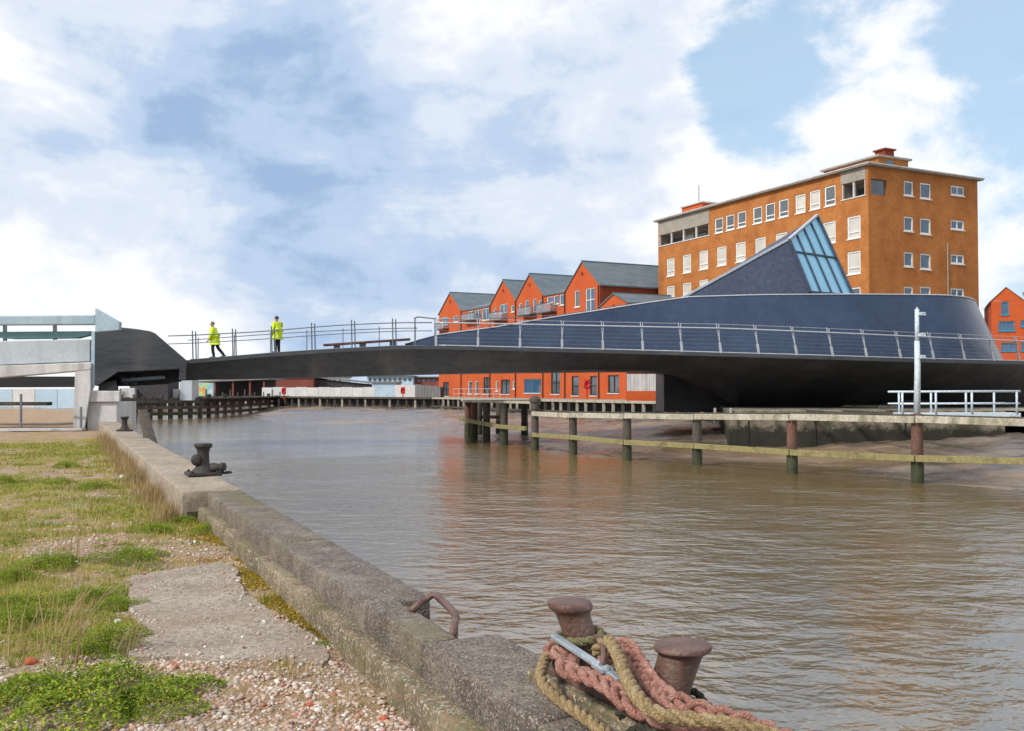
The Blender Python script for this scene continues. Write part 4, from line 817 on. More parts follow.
# landing side timber fender (left, far)
lf = thing('landing_fender', P(200, 415, 92), 'dark low timber fender on posts under the bridge nose', 'fender'); A = At(lf)
lfp = [P(112, 418, 88), P(150, 418, 90), P(200, 418, 93), P(240, 415, 104), P(284, 409, 126)]
for k in range(4):
    a, b = lfp[k], lfp[k + 1]
    for z, h, mt in ((0.55, .35, 'timber_dark'), (-0.05, .28, 'timber_dark'), (-0.62, .3, 'pile_weed')):
        A.put(MB().bar((a.x, a.y - .25, z), (b.x, b.y - .25, z), .2, h), 'rail', mt)
    A.put(MB().bar((a.x, a.y + .9, .80), (b.x, b.y + .9, .80), 1.9, .14), 'walkway', 'timber_dark')
    n = 5
    for q in range(n):
        p = a.lerp(b, q / n); A.put(MB().bar((p.x, p.y, -2.5), (p.x, p.y, .95 + .25 * (q % 2)), .35), 'post', 'timber_dark')
        A.put(MB().bar((p.x, p.y + 1.8, .86), (p.x, p.y + 1.8, 1.4 + .3 * (q % 3 == 0)), .12), 'handrail_post', 'timber_dark')
sp_ = thing('landing_support', P(186, 399, 91), 'pale grey block standing on the fender under the bridge nose', 'pier'); A = At(sp_)
A.put(pxbox(179.5, 380, 192, 400.5, 91.5, 2.0), 'column', 'grey_paint', bevel=0.03)
A.put(pxbox(169, 389, 179, 400.5, 91.8, 1.6), 'side_block', 'concrete_pale', bevel=0.03)
ab = thing('landing_abutment', P(150, 399, 91), 'dark bearing block on the fender behind the bridge nose', 'abutment'); A = At(ab)
A.put(MB().prism([P(x, y, 90.5) for x, y in ((128, 383), (168, 381), (168, 400.5), (135, 400.5))], (0, 3, 0)), 'bearing_block', 'dark_sheet')
A.put(pxbox(120, 388, 134.5, 400.5, 90, 1.5), 'concrete_end', 'concrete_pale')

# ------------------------------------------------------------------ far jetty in front of the houses
jt = thing('bank_jetty', J0 + TD * -10 + Vector((0, 0, BANK)), 'timber jetty edge with pale posts along the far bank', 'jetty'); A = At(jt)
def jline(t): return J0 + TD * t
cap_pts = [(-38, 22)]
for k in range(12):
    a, b = jline(-38 + 5 * k), jline(-38 + 5 * (k + 1)); n_ = Vector((-.896, -.444, 0))
    A.put(MB().bar(a + n_ * .55 + Vector((0, 0, BANK + .06)), b + n_ * .55 + Vector((0, 0, BANK + .06)), 1.3, .16), 'cap_beam', 'timber_pale')
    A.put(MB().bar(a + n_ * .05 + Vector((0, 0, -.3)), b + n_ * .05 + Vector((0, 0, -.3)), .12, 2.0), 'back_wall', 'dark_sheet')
    A.put(MB().bar(a + n_ * 1.2 + Vector((0, 0, -.1)), b + n_ * 1.2 + Vector((0, 0, -.1)), .12, .16), 'waling', 'timber_dark')
for k in range(46):
    p = jline(-38 + 1.3 * k) + Vector((-.896, -.444, 0)) * 1.05; A.put(MB().bar((p.x, p.y, -1.6), (p.x, p.y, BANK), .2), 'post', 'timber_pale' if k % 3 else 'timber_dark')
jt2 = thing('bank_jetty', (-25, 118, BANK), 'long low dark timber quay edge below the white hoarding', 'jetty'); A = At(jt2)
for (a, b) in ((J[1], J[2]), (J[2], J[3])):
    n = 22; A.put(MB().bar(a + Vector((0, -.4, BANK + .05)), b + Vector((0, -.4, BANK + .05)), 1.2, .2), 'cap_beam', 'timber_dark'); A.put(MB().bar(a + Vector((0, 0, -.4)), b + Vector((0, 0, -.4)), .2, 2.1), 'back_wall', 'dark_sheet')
    for k in range(n): p = a.lerp(b, k / n); A.put(MB().bar((p.x, p.y - .8, -2), (p.x, p.y - .8, BANK - .1), .22), 'post', 'timber_dark' if k % 3 else 'timber_pale')

# ------------------------------------------------------------------ buildings
PHI = math.atan2(SD.y, SD.x)
def wall_holes(mb, u0, u1, z0, z1, rects, mp, depth=0.16):
    us = sorted({u0, u1, *[r[0] for r in rects], *[r[1] for r in rects]}); zs = sorted({z0, z1, *[r[2] for r in rects], *[r[3] for r in rects]})
    us = [u for u in us if u0 <= u <= u1]; zs = [z for z in zs if z0 <= z <= z1]
    for a, b in zip(us[:-1], us[1:]):
        for c, d in zip(zs[:-1], zs[1:]):
            cu, cz = (a + b) / 2, (c + d) / 2
            if any(r[0] < cu < r[1] and r[2] < cz < r[3] for r in rects): continue
            mb.add([mp(a, c, 0), mp(b, c, 0), mp(b, d, 0), mp(a, d, 0)], [(0, 1, 2, 3)])
    for (a, b, c, d) in rects:
        for p, q in (((a, c), (b, c)), ((b, c), (b, d)), ((b, d), (a, d)), ((a, d), (a, c))): mb.add([mp(*p, 0), mp(*q, 0), mp(*q, depth), mp(*p, depth)], [(0, 1, 2, 3)])
def window(root, rect, mp, frame='white_frame', glass='glass_dark', bars=(1, 1), fw=0.09, sill=None, name='window', tr=None):
    a, b, c, d = rect; m = MB(); d0, d1 = 0.05, 0.15
    def bx(a, b, c, d): m.add([mp(a, c, d0), mp(b, c, d0), mp(b, d, d0), mp(a, d, d0), mp(a, c, d1), mp(b, c, d1), mp(b, d, d1), mp(a, d, d1)], [(0, 1, 2, 3), (4, 5, 6, 7), (0, 1, 5, 4), (1, 2, 6, 5), (2, 3, 7, 6), (3, 0, 4, 7)])
    bx(a, a + fw, c, d); bx(b - fw, b, c, d); bx(a + fw, b - fw, c, c + fw); bx(a + fw, b - fw, d - fw, d)
    for k in range(1, bars[0]): u = a + (b - a) * k / bars[0]; bx(u - fw * .4, u + fw * .4, c + fw, d - fw)
    hs = [c + (d - c) * k / bars[1] for k in range(1, bars[1])]
    if tr: hs = [c + (d - c) * tr]
    for z in hs: bx(a + fw, b - fw, z - fw * .4, z + fw * .4)
    wd = m.build(name, frame, root)
    MB().add([mp(a + fw * .5, c + fw * .5, .12), mp(b - fw * .5, c + fw * .5, .12), mp(b - fw * .5, d - fw * .5, .12), mp(a + fw * .5, d - fw * .5, .12)], [(0, 1, 2, 3)]).build('pane', glass, wd)
    if sill:
        s_ = MB(); e = 0.06; s_.add([mp(a - e, c - .10, -.07), mp(b + e, c - .10, -.07), mp(b + e, c - .004, -.07), mp(a - e, c - .004, -.07), mp(a - e, c - .10, .02), mp(b + e, c - .10, .02), mp(b + e, c - .004, .02), mp(a - e, c - .004, .02)], [(0, 1, 2, 3), (4, 5, 6, 7), (0, 1, 5, 4), (1, 2, 6, 5), (2, 3, 7, 6), (3, 0, 4, 7)]); s_.build('sill', sill, wd)
    return wd
HO = (7.8, 85.0); KH = 1.15              # the row stands a little farther off than the line it was measured on
def mpF(u, z, d): return (d, u, z)                       # front face of a building in its own frame: x = depth
def mpS(u, z, d): return (u, d, z)                       # side face towards the camera
def gable_house(t0, t1, eave, peak, depth, label, wins, side=True, brick='brick_red', group='red brick gabled waterfront houses', lower=True, flat=False, front_set=0.0, balc=(), name='gabled_house', shaded_side='brick_dark_shade'):
    org = Vector((HO[0], HO[1], 0)) + TD * t0 + SD * front_set; root = thing(name, (org.x * KH, org.y * KH, EYE + (BANK - EYE) * KH), label, 'house', group, PHI); root.scale = (KH,) * 3
    wdt = t1 - t0 - .006; rects = []; ks = []
    FO = (HO[0] + SD.x * front_set, HO[1] + SD.y * front_set)
    for (x0, x1, y0, y1, kind) in wins:
        xm = (x0 + x1) / 2; ta, _ = hit(FO, TD, x1, y0); tb, _ = hit(FO, TD, x0, y0); _, zt = hit(FO, TD, xm, y0); _, zb = hit(FO, TD, xm, y1)
        a, b, c, d = max(.12, ta - t0), min(wdt - .12, tb - t0), max(.05, zb - BANK), min(zt - BANK, eave - BANK - .12)
        if b - a > .2 and d - c > .2: rects.append((a, b, c, d)); ks.append(kind)
    if lower:                                            # the storey hidden behind the bridge
        n = max(1, int(wdt // 2.4))
        for k in range(n):
            c = wdt * (k + .5) / n; r = (c - .5, c + .5, 4.0, 5.5)
            if not any(r[0] < q[1] and q[0] < r[1] and r[2] < q[3] and q[2] < r[3] for q in rects): rects.append(r); ks.append('dark')
    m = MB(); ze = eave - BANK; zp = peak - BANK
    wall_holes(m, 0, wdt, 0, ze, rects, mpF)
    if not flat: m.add([(0, 0, ze), (0, wdt, ze), (0, wdt / 2, zp)], [(0, 1, 2)])
    m.build('wall', brick, root); MB().add([(depth, 0, 0), (depth, wdt, 0), (depth, wdt, ze), (depth, wdt / 2, zp), (depth, 0, ze)], [(0, 1, 2, 3, 4)]).build('rear_wall', brick, root)
    sw = MB().add([(0, 0, 0), (depth, 0, 0), (depth, 0, ze), (0, 0, ze)], [(0, 1, 2, 3)]).build('side_wall', shaded_side, root); MB().add([(0, wdt, 0), (depth, wdt, 0), (depth, wdt, ze), (0, wdt, ze)], [(0, 1, 2, 3)]).build('side_wall', shaded_side, root)  # same brick darkened: the side walls' shade is put into the colour
    th = 0.14; ov = 0.10
    if flat:
        r_ = MB().add([(-ov, 0, ze), (-ov, wdt, ze), (depth * .5, wdt, zp), (depth * .5, 0, zp), (depth + ov, wdt, ze), (depth + ov, 0, ze), (-ov, 0, ze + th), (-ov, wdt, ze + th), (depth * .5, wdt, zp + th), (depth * .5, 0, zp + th), (depth + ov, wdt, ze + th), (depth + ov, 0, ze + th)], [(6, 7, 8, 9), (9, 8, 10, 11), (0, 1, 7, 6), (0, 3, 2, 1), (3, 5, 4, 2), (5, 4, 10, 11)])
    else:
        sl_ = (zp - ze) / (wdt / 2); e = 0.14
        P0 = [(-e, ze - e * sl_), (wdt / 2, zp), (wdt + e, ze - e * sl_)]; vs = []
        for x in (-ov, depth + ov):
            for y, z in P0: vs += [(x, y, z + .01), (x, y, z + th)]
        r_ = MB().add(vs, [(0, 2, 8, 6), (2, 4, 10, 8), (1, 3, 9, 7), (3, 5, 11, 9), (0, 1, 3, 2), (2, 3, 5, 4), (6, 7, 9, 8), (8, 9, 11, 10), (0, 1, 7, 6), (4, 5, 11, 10)])
    rf = r_.build('roof', 'slate', root)
    if not flat:
        MB().bar((-ov, wdt / 2, zp + th), (depth + ov, wdt / 2, zp + th), .16, .12).build('ridge', 'slate', rf)
        MB().lathe((-.04, wdt / 2, zp - 1.0), (-1, 0, 0), [(.16, 0), (.16, .03)], 12).build('vent', 'brick_dark_shade', root)
    for r, k in zip(rects, ks):
        big_ = (r[1] - r[0]) > 1.4
        fr_ = {'dark': 'white_frame', 'door': 'dark_frame', 'light': 'white_frame', 'blue': 'blue_paint'}.get(k, 'white_frame'); gl_ = {'dark': 'glass_dark', 'door': 'glass_dark', 'light': 'glass_blue', 'blue': 'glass_blue'}.get(k, 'glass_dark')
        window(root, r, mpF, fr_, gl_, (2 if big_ else 1, 2 if (r[3] - r[2]) > 1.6 else 1), .08, 'concrete_pale', 'door' if k == 'door' else 'window')
    MB().tube([(-.09, .12, 0), (-.09, .12, ze)], .055, 6).build('downpipe', 'dark_frame', root)
    for (x0, x1, y0, y1) in balc:
        ta, _ = hit(FO, TD, x1, y0); tb, _ = hit(FO, TD, x0, y0); _, zt = hit(FO, TD, (x0 + x1) / 2, y0); _, zb = hit(FO, TD, (x0 + x1) / 2, y1); a, b = ta - t0, tb - t0; z0, z1 = zb - BANK, zt - BANK
        D_ = -.75; bl = MB().box((D_, a, z0), (-.0, b, z0 + .10)).build('balcony', 'dark_frame', root)
        MB().box((D_, a, z0 + .11), (D_ + .03, b, z1)).build('pane', 'glass_clear', bl); MB().box((D_ + .04, a, z0 + .11), (-.02, a + .03, z1)).build('pane', 'glass_clear', bl); MB().box((D_ + .04, b - .03, z0 + .11), (-.02, b, z1)).build('pane', 'glass_clear', bl)
        MB().bar((D_, a, z1 + .03), (D_, b, z1 + .03), .05).build('rail', 'dark_frame', bl)
    return root
EV, PK = 10.95, 13.3
h1 = gable_house(0, 6.1, EV, PK, 11, 'tallest nearest red brick gable house with tall white French window', [(574.6, 579.8, 289.5, 307, 'dark'), (585.6, 594.8, 287.5, 311.6, 'light'), (571.6, 579, 376, 395.5, 'door'), (590, 597, 376, 395.5, 'door')])
gable_house(6.1, 10.5, EV - .1, EV + 1.5, 11, 'recessed red brick link house with wide glazed strip beside the nearest gable', [(547, 553, 292, 303, 'light'), (553.6, 559, 292, 304, 'light'), (559.5, 565, 291, 305, 'light'), (551, 560, 371, 394, 'door')], flat=True, balc=[(543, 557, 304, 313.5)])
gable_house(10.5, 16.5, EV, PK, 11, 'second red brick gable house with glass balcony under its gable', [(519, 522, 303, 311, 'dark'), (525, 529, 300, 314, 'light'), (533, 536.5, 298.5, 312, 'dark'), (538.5, 542, 300, 307.5, 'dark'), (524, 541, 379, 393, 'blue')], balc=[(524, 537, 307.5, 316)])
gable_house(16.5, 22.8, EV, PK, 11, 'third red brick gable house above the arched doorway', [(493.5, 496.3, 308, 314, 'dark'), (499.5, 507.6, 303.5, 313, 'light'), (511, 514.3, 305, 312, 'dark'), (501, 510, 379.5, 394, 'door'), (495.5, 498, 381, 391, 'dark'), (512.5, 515, 381, 389, 'dark')], balc=[(495, 508, 312.5, 321)])
gable_house(22.8, 30.8, EV - .1, EV + 1.5, 11, 'wide recessed red brick link house with glazed strip and balcony', [(468, 474, 310, 321, 'light'), (475, 481, 308.5, 320, 'light'), (482, 489.5, 306.5, 320, 'light'), (468, 472, 381, 394, 'dark'), (475, 478.5, 381, 394, 'dark'), (483.5, 489, 377, 394, 'door')], flat=True, balc=[(467, 480, 314, 321)])
gable_house(30.8, 38, EV, PK, 11, 'farthest red brick gable house at the left end of the row', [(441.6, 448, 317, 325, 'light'), (453.5, 458, 315.5, 322, 'dark'), (443, 449, 382, 396, 'door')], balc=[(440, 449, 324, 330)])
gable_house(-4.6, 0, 8.95, 9.9, 8, 'low small gabled brick wing beside the nearest gable house', [(608, 619, 375, 393, 'door')], group='red brick gabled waterfront houses')
# big orange brick block
BO = (31.7, 85.0); KB = 0.88; bb_ = thing('office_block', (BO[0] * KB, BO[1] * KB, EYE + (BANK - EYE) * KB), 'tall orange brick office block with flat roof and rows of windows', 'building', None, PHI)
bb_.scale = (KB,) * 3; H = (20.0 + EYE) - BANK; LL = 32.2; SS = 14.3
rects = []; kinds = []
def bwin(xm, wpx, y0, y1, kind, O=BO, D=TD, sgn=1):
    ta, _ = hit(O, D, xm + wpx / 2 * sgn, y0); tb, _ = hit(O, D, xm - wpx / 2 * sgn, y0); _, zt = hit(O, D, xm, y0); _, zb = hit(O, D, xm, y1); return (min(ta, tb), max(ta, tb), zb - BANK, zt - BANK), kind
top_x = [718.8, 730, 741.6, 757.4, 770, 783.5, 800.3, 814.8, 829.9]
for i, x in enumerate(top_x):
    yt = 218 + (x - 718.8) * (186 - 218) / (829.9 - 718.8); yb = 232.7 + (x - 718.8) * (205.6 - 232.7) / (829.9 - 718.8); wpx = 8 + (x - 718) / 111 * 2.8
    r, k = bwin(x, wpx, yt, yb, 'blind' if i in (6, 7) else 'dark'); rects.append(r); kinds.append(k)
row_x = [670.6, 686.8, 703.6, 721.6, 740.6, 760.3, 781.3, 804.5, 829.2, 853.8]
for row, (ya0, yb0, ya1, yb1) in enumerate(((258.3, 275.9, 216, 238.3), (285.8, 301.0, 251.3, 274.0), (311.5, 326, 287.5, 310), (337, 351, 323, 346), (363, 377, 359, 382))):
    for i, x in enumerate(row_x):
        k = (x - 670.6) / (853.8 - 670.6); r, kd = bwin(x, 7.6 + 5.6 * k, ya0 + (ya1 - ya0) * k, yb0 + (yb1 - yb0) * k, 'blind' if (i * 7 + row * 3) % 5 < 4 or i < 3 else 'dark'); rects.append(r); kinds.append(kd)
l0, l1 = hit(BO, TD, 709, 230)[0], LL - .25
lg_left = (l0, l1, hit(BO, TD, 686, 240)[1] - BANK, hit(BO, TD, 686, 229)[1] - BANK); lg_right = (0.35, hit(BO, TD, 842, 200)[0], hit(BO, TD, 852, 197.5)[1] - BANK, hit(BO, TD, 852, 182)[1] - BANK)
holes = rects + [lg_left, lg_right]
m = MB(); wall_holes(m, 0, LL, -.3, H, holes, mpF, .2)
# right face
rs = []; rk = []
for col, wpx, hh in ((908.6, 9.2, 14.5), (925.5, 10.6, 15.5), (957.5, 13.2, 9.3)):
    for yc in ((188.5, 191, 190.8), (224, 226.4, 225), (259.4, 261.5, 259.2), (294, 294.5, 293), (329, 329, 328), (363, 363, 362)):
        y_ = yc[(908.6, 925.5, 957.5).index(col)]; r, k = bwin(col, wpx, y_ - hh / 2, y_ + hh / 2, 'blue', BO, SD, -1); rs.append(r); rk.append('slot' if col > 950 else 'blue')
cr_ = (0.35, 2.3, lg_right[2], lg_right[3])
wall_holes(m, 0, SS, -.3, H, rs + [cr_], mpS, .2)
m.add([(SS, 0, 0), (SS, LL, 0), (SS, LL, H), (SS, 0, H)], [(0, 1, 2, 3)]); m.add([(0, LL, 0), (SS, LL, 0), (SS, LL, H), (0, LL, H)], [(0, 1, 2, 3)])
m.build('wall', 'brick_orange', bb_)
for r, k in zip(rects, kinds): window(bb_, r, mpF, 'white_frame', 'glass_blind' if k == 'blind' else 'glass_dark', (1, 1), .13, 'white_frame', tr=.28)
for r, k in zip(rs, rk): window(bb_, r, mpS, 'white_frame', 'glass_blue', (2, 1) if k == 'slot' else (1, 1), .13, 'white_frame')
MB().box((cr_[0], .2, cr_[2]), (cr_[1], .24, cr_[3])).build('corner_screen', 'glass_dark', bb_)
for (a, b, c, d) in (lg_left, lg_right):
    lg = MB().add([mpF(a, c, 1.8), mpF(b, c, 1.8), mpF(b, d, 1.8), mpF(a, d, 1.8)], [(0, 1, 2, 3)]).add([mpF(a, c, .2), mpF(b, c, .2), mpF(b, c, 1.8), mpF(a, c, 1.8)], [(0, 1, 2, 3)]).add([mpF(a, d, .2), mpF(b, d, .2), mpF(b, d, 1.8), mpF(a, d, 1.8)], [(0, 1, 2, 3)]).add([mpF(a, c, .2), mpF(a, d, .2), mpF(a, d, 1.8), mpF(a, c, 1.8)], [(0, 1, 2, 3)]).add([mpF(b, c, .2), mpF(b, d, .2), mpF(b, d, 1.8), mpF(b, c, 1.8)], [(0, 1, 2, 3)]).build('loggia', 'roof_slab', bb_)
    n = 4 if b - a > 5 else 2
    for k in range(n):
        u = a + (b - a) * (k + .5) / n; ww = (b - a) / n * .34
        MB().add([mpF(u - ww, c + .3, 1.74), mpF(u + ww, c + .3, 1.74), mpF(u + ww, d - .3, 1.74), mpF(u - ww, d - .3, 1.74)], [(0, 1, 2, 3)]).build('pane', 'glass_dark' if k % 2 else 'glass_blind', lg)
    for k in range(n + 1):
        u = a + (b - a) * k / n; MB().box((.02, u - .1, c), (.2, u + .1, d)).build('column', 'concrete_pale', lg)
    MB().box((-.04, a - .1, d), (-.002, b + .1, H - .03)).build('lintel', 'roof_slab', lg); MB().box((-.06, a - .1, c - .12), (.1, b + .1, c - .003)).build('sill', 'concrete_pale', lg)
rf = MB().box((-.4, -.4, H), (SS + .4, LL + .4, H + .12)).build('roof', 'roof_slab', bb_)
MB().box((-.46, -.46, H + .123), (SS + .46, LL + .46, H + .22)).build('roof_edge', 'concrete_pale', rf)
ph = MB().box((4.0, 2.5, H + .225), (7.9, 9.4, H + 1.75)).build('penthouse', 'brick_orange', bb_)
MB().box((3.75, 2.25, H + 1.753), (8.15, 9.7, H + 1.93)).build('roof', 'roof_slab', ph); MB().box((5.0, 2.46, H + .7), (5.9, 2.49, H + 1.55)).build('window', 'glass_blue', ph)
ch = MB().box((5.4, 3.0, H + 1.935), (6.6, 4.2, H + 2.7)).build('chimney', 'brick_dark_shade', ph); MB().box((5.25, 2.85, H + 2.703), (6.75, 4.35, H + 2.85)).build('cap', 'brick_dark_shade', ph)
lb = MB().box((1.4, 25.6, H + .225), (4.6, 29.4, H + 1.3)).build('lift_housing', 'brick_red', bb_); MB().box((1.2, 25.4, H + 1.303), (4.8, 29.6, H + 1.45)).build('roof', 'concrete_pale', lb)
MB().tube([(2.5, 27.6, H + 1.4), (2.5, 27.6, H + 3.8)], .05, 6).build('aerial', 'rail_thin', lb)
m = MB(); m.bar((8.4, 1.4, H + .8), (SS - 1, 1.4, H + .8), .04)
rl = m.build('roof_rail', 'rail_thin', bb_)
for k in range(5): MB().bar((8.4 + 1.2 * k, 1.4, H + .22), (8.4 + 1.2 * k, 1.4, H + .8), .04).build('post', 'rail_thin', rl)
u_ = hit(BO, SD, 947, 255)[0]; MB().tube([(u_, -.07, H - 6.3), (u_, -.07, 1.0)], .06, 6).build('downpipe', 'roof_slab', bb_)

# gabled house at the right edge
rh_o = P(991, 300, 78); rh = thing('gabled_house', (rh_o.x, rh_o.y, BANK), 'red brick gable house with blue framed windows at the right edge', 'house', None, R(-23))
def mpR(u, z, d): return (u, d, z)
zz = lambda y: P(1000, y, 78).z - BANK
uu = lambda x: (x - 991) / F * 78 * .9
rw = [(uu(1001), uu(1008.5), zz(315), zz(298)), (uu(998), uu(1014), zz(331), zz(321.5)), (uu(1020), uu(1030), zz(327), zz(321)), (uu(1000.5), uu(1015), zz(351), zz(343)), (uu(1020), uu(1030), zz(351), zz(343))]
m = MB(); zpk, zev = zz(287.5), zz(301); wd_ = uu(1019)
r1 = rw[0]; 
wall_holes(m, 0, 5.6, 0, zev - .01, [(r[0], r[1], r[2], min(r[3], zev - .1)) for r in rw], mpR)
m.add([(0, 0, zev), (2.3, 0, zev), (1.1, 0, zpk)], [(0, 1, 2)])
m.add([(0, 0, 0), (0, 9, 0), (0, 9, zev), (0, 0, zev)], [(0, 1, 2, 3)])
m.build('wall', 'brick_red', rh)
for i, r in enumerate(rw): window(rh, (r[0], r[1], r[2], min(r[3], zev - .1)), mpR, 'blue_paint', 'glass_blue', (2 if i in (1, 3) else 1, 1), .09, 'blue_paint')
MB().add([(1.1, -.1, zpk), (-.15, -.1, zev - .1), (-.15, 9, zev - .1), (1.1, 9, zpk)], [(0, 1, 2, 3)]).add([(1.1, -.1, zpk), (2.5, -.1, zev - .1), (2.5, 9, zev - .1), (1.1, 9, zpk)], [(0, 1, 2, 3)]).add([(2.5, .1, zev - .1), (5.9, .1, zev - .1), (5.9, 3, zpk - .2), (2.5, 3, zpk - .2)], [(0, 1, 2, 3)]).build('roof', 'slate', rh)

# ground-level bits on the far bank
wf = thing('timber_screen', P(648, 396, 74), 'grey boarded screen on a low brick wall under the bridge', 'screen'); A = At(wf)
for k in range(10): x0 = 627 + 3.8 * k; A.put(pxbox(x0, 374, x0 + 3.6, 391, 74, .08), 'board', 'concrete_pale')
A.put(pxbox(626, 391, 666, 401, 73.8, .3), 'base_wall', 'brick_red')
hd = thing('white_hoarding', P(320, 398, 118), 'long white hoarding along the far quay left of the houses', 'hoarding'); A = At(hd)
for k in range(10): x0 = 262 + 11.3 * k; A.put(pxbox(x0, 387.5 - .15 * k * 0 - (.4 if k % 2 else 0), x0 + 11.1, 398.5, 124.5, .12), 'panel', 'hoarding')
for k in range(2): x0 = 395 + 10.2 * k; A.put(pxbox(x0, 385, x0 + 10, 398.5, 121, .12), 'panel', 'hoarding')
bs = thing('blue_shed', P(383, 398, 130), 'pale blue metal shed behind the white hoarding', 'shed'); A = At(bs)
A.put(pxbox(372, 383, 396, 398, 130, 6), 'wall', 'hoarding_blue'); A.put(pxbox(371, 381.5, 397, 383, 129.8, 6.4), 'roof', 'grey_sheet')
gs = thing('grey_shed', P(427, 398, 110), 'grey corrugated shed beside the farthest gable house', 'shed'); A = At(gs)
for k in range(8): A.put(pxbox(415 + 3.2 * k, 384.5 + .25 * k, 418 + 3.2 * k, 399, 112, .1), 'sheet', 'grey_sheet'); 
A.put(MB().prism([P(415, 399, 112.3), P(441, 399, 112.3), P(441, 387, 112.3), P(415, 384, 112.3)], (0, 5, 0)), 'core', 'dark_sheet')
bw = thing('brick_warehouse', P(290, 385, 150), 'low dark red brick warehouse behind the white hoarding', 'building'); A = At(bw)
A.put(pxbox(264, 376, 313, 398, 150, 12), 'wall', 'brick_wall_far'); A.put(pxbox(262, 373.5, 315, 376, 149.6, 13), 'roof', 'slate')
lr = thing('low_roof_building', P(345, 385, 150), 'low building with long dark sloping roof behind the hoarding', 'building'); A = At(lr)
A.put(MB().prism([P(313, 379, 152), P(374, 385, 152), P(374, 398, 152), P(313, 398, 152)], (0, 10, 0)), 'wall', 'dark_sheet')
A.put(MB().prism([P(312, 377.5, 151.6), P(376, 384, 151.6), P(376, 382.6, 151.6), P(312, 376, 151.6)], (0, 11, 0)), 'roof', 'grey_sheet')
ds = thing('open_shed', P(240, 396, 136), 'dark open fronted shed under the bridge deck', 'shed'); A = At(ds)
A.put(pxbox(214, 380, 266, 399, 140, 6), 'back_wall', 'dark_sheet'); A.put(MB().prism([P(190, 382.5, 135.5), P(268, 379.5, 135.5), P(268, 378, 135.5), P(190, 381, 135.5)], (0, 10, 0)), 'roof', 'grey_sheet')
for x in (214, 232, 249, 263): A.put(pxbox(x, 381, x + 1.5, 399, 135.8, .3), 'column', 'brick_wall_far')
mu = thing('mural_wall', P(205, 397, 132), 'brightly painted wall seen through the gap under the bridge nose', 'wall'); A = At(mu); A.put(pxbox(193, 383, 213, 399, 132, .4), 'wall', 'mural')
for i, (x, wd_, y, mt, lb_) in enumerate(((322, 40, 377, 'hoarding', 'distant pale flat roofed block just under the bridge deck'), (390, 46, 376.5, 'hoarding_blue', 'distant pale blue block left of the houses under the deck'), (425, 28, 377.5, 'brick_wall_far', 'distant pinkish brick block beside the farthest gable house'))):
    t = thing('distant_block', P(x, 398, 190), lb_, 'building'); A = At(t); A.put(pxbox(x - wd_ / 2, y, x + wd_ / 2, 399, 190 + 3 * i, 10), 'wall', mt); A.put(pxbox(x - wd_ / 2 - 1, y - 1, x + wd_ / 2 + 1, y, 189.5 + 3 * i, 11), 'roof', 'slate')
    for k in range(int(wd_ // 5)): A.put(pxbox(x - wd_ / 2 + 1.5 + 5 * k, y + 1.6, x - wd_ / 2 + 4 + 5 * k, y + 4.4, 189.9 + 3 * i, .08), 'window', 'glass_dark')
def life_post(px, y0, y1, Y, label):
    t = thing('lifebuoy_post', P(px, y1, Y), label, 'lifebuoy'); A = At(t); z0, z1 = P(px, y1, Y).z, P(px, y0, Y).z; x = P(px, y0, Y).x
    A.put(MB().bar((x, Y, z0), (x, Y, z1), .12), 'post', 'red_paint'); c = Vector((x, Y - .1, z1 - .35)); A.put(MB().tube([c + Vector((.22 * math.cos(q), 0, .30 * math.sin(q))) for q in np.linspace(0, 2 * math.pi, 17)], .08, 8), 'ring', 'red_paint', smooth=True)
    A.put(MB().bar(c + Vector((-.26, .06, 0)), c + Vector((.26, .06, 0)), .03, .8), 'housing', 'red_paint')
life_post(284, 388, 400, 118, 'red lifebuoy post in front of the left white hoarding')
life_post(403, 387.5, 400, 116, 'red lifebuoy post before the short white panels near the grey shed')
life_post(587, 380, 399, 82, 'red lifebuoy post in front of the nearest gable house')
qr = thing('quayside_railing', J0 + TD * 14 + Vector((0, 0, BANK)), 'thin pale railing on the jetty in front of the arched doorway', 'railing'); A = At(qr)
for z in (.55, 1.05): A.put(MB().bar(jline(8) + Vector((0, 0, BANK + z)), jline(19) + Vector((0, 0, BANK + z)), .05), 'rail', 'rail_steel')
for k in range(9): p = jline(8 + 1.375 * k) + Vector((0, 0, BANK)); A.put(MB().bar(p, p + Vector((0, 0, 1.05)), .05), 'post', 'rail_steel')

# ------------------------------------------------------------------ people
def skin_mesh(name, chains, radii, matn, parent, loc):
    idx = {}; vs = []; es = []; rr_ = []
    for ch in chains:
        for a, b in zip(ch[:-1], ch[1:]):
            for k in (a, b):
                if k not in idx: idx[k] = len(vs); vs.append(tuple(radii[k][0])); rr_.append(radii[k][1])
            es.append((idx[a], idx[b]))
    me = bpy.data.meshes.new(name); me.from_pydata(vs, es, []); o = bpy.data.objects.new(name, me); COL.objects.link(o); o.parent = parent
    me.materials.append(MATS[matn])
    md = o.modifiers.new('skin', 'SKIN'); me.skin_vertices or None
    if not me.skin_vertices: 
        bm = bmesh.new(); bm.from_mesh(me); bm.verts.layers.skin.verify(); bm.to_mesh(me); bm.free()
    for i, sv in enumerate(me.skin_vertices[0].data):
        r = rr_[i]; sv.radius = (r, r) if not isinstance(r, tuple) else r; sv.use_root = (i == 0)
    md.use_smooth_shade = True; sb = o.modifiers.new('sub', 'SUBSURF'); sb.levels = 1; sb.render_levels = 2
    return o
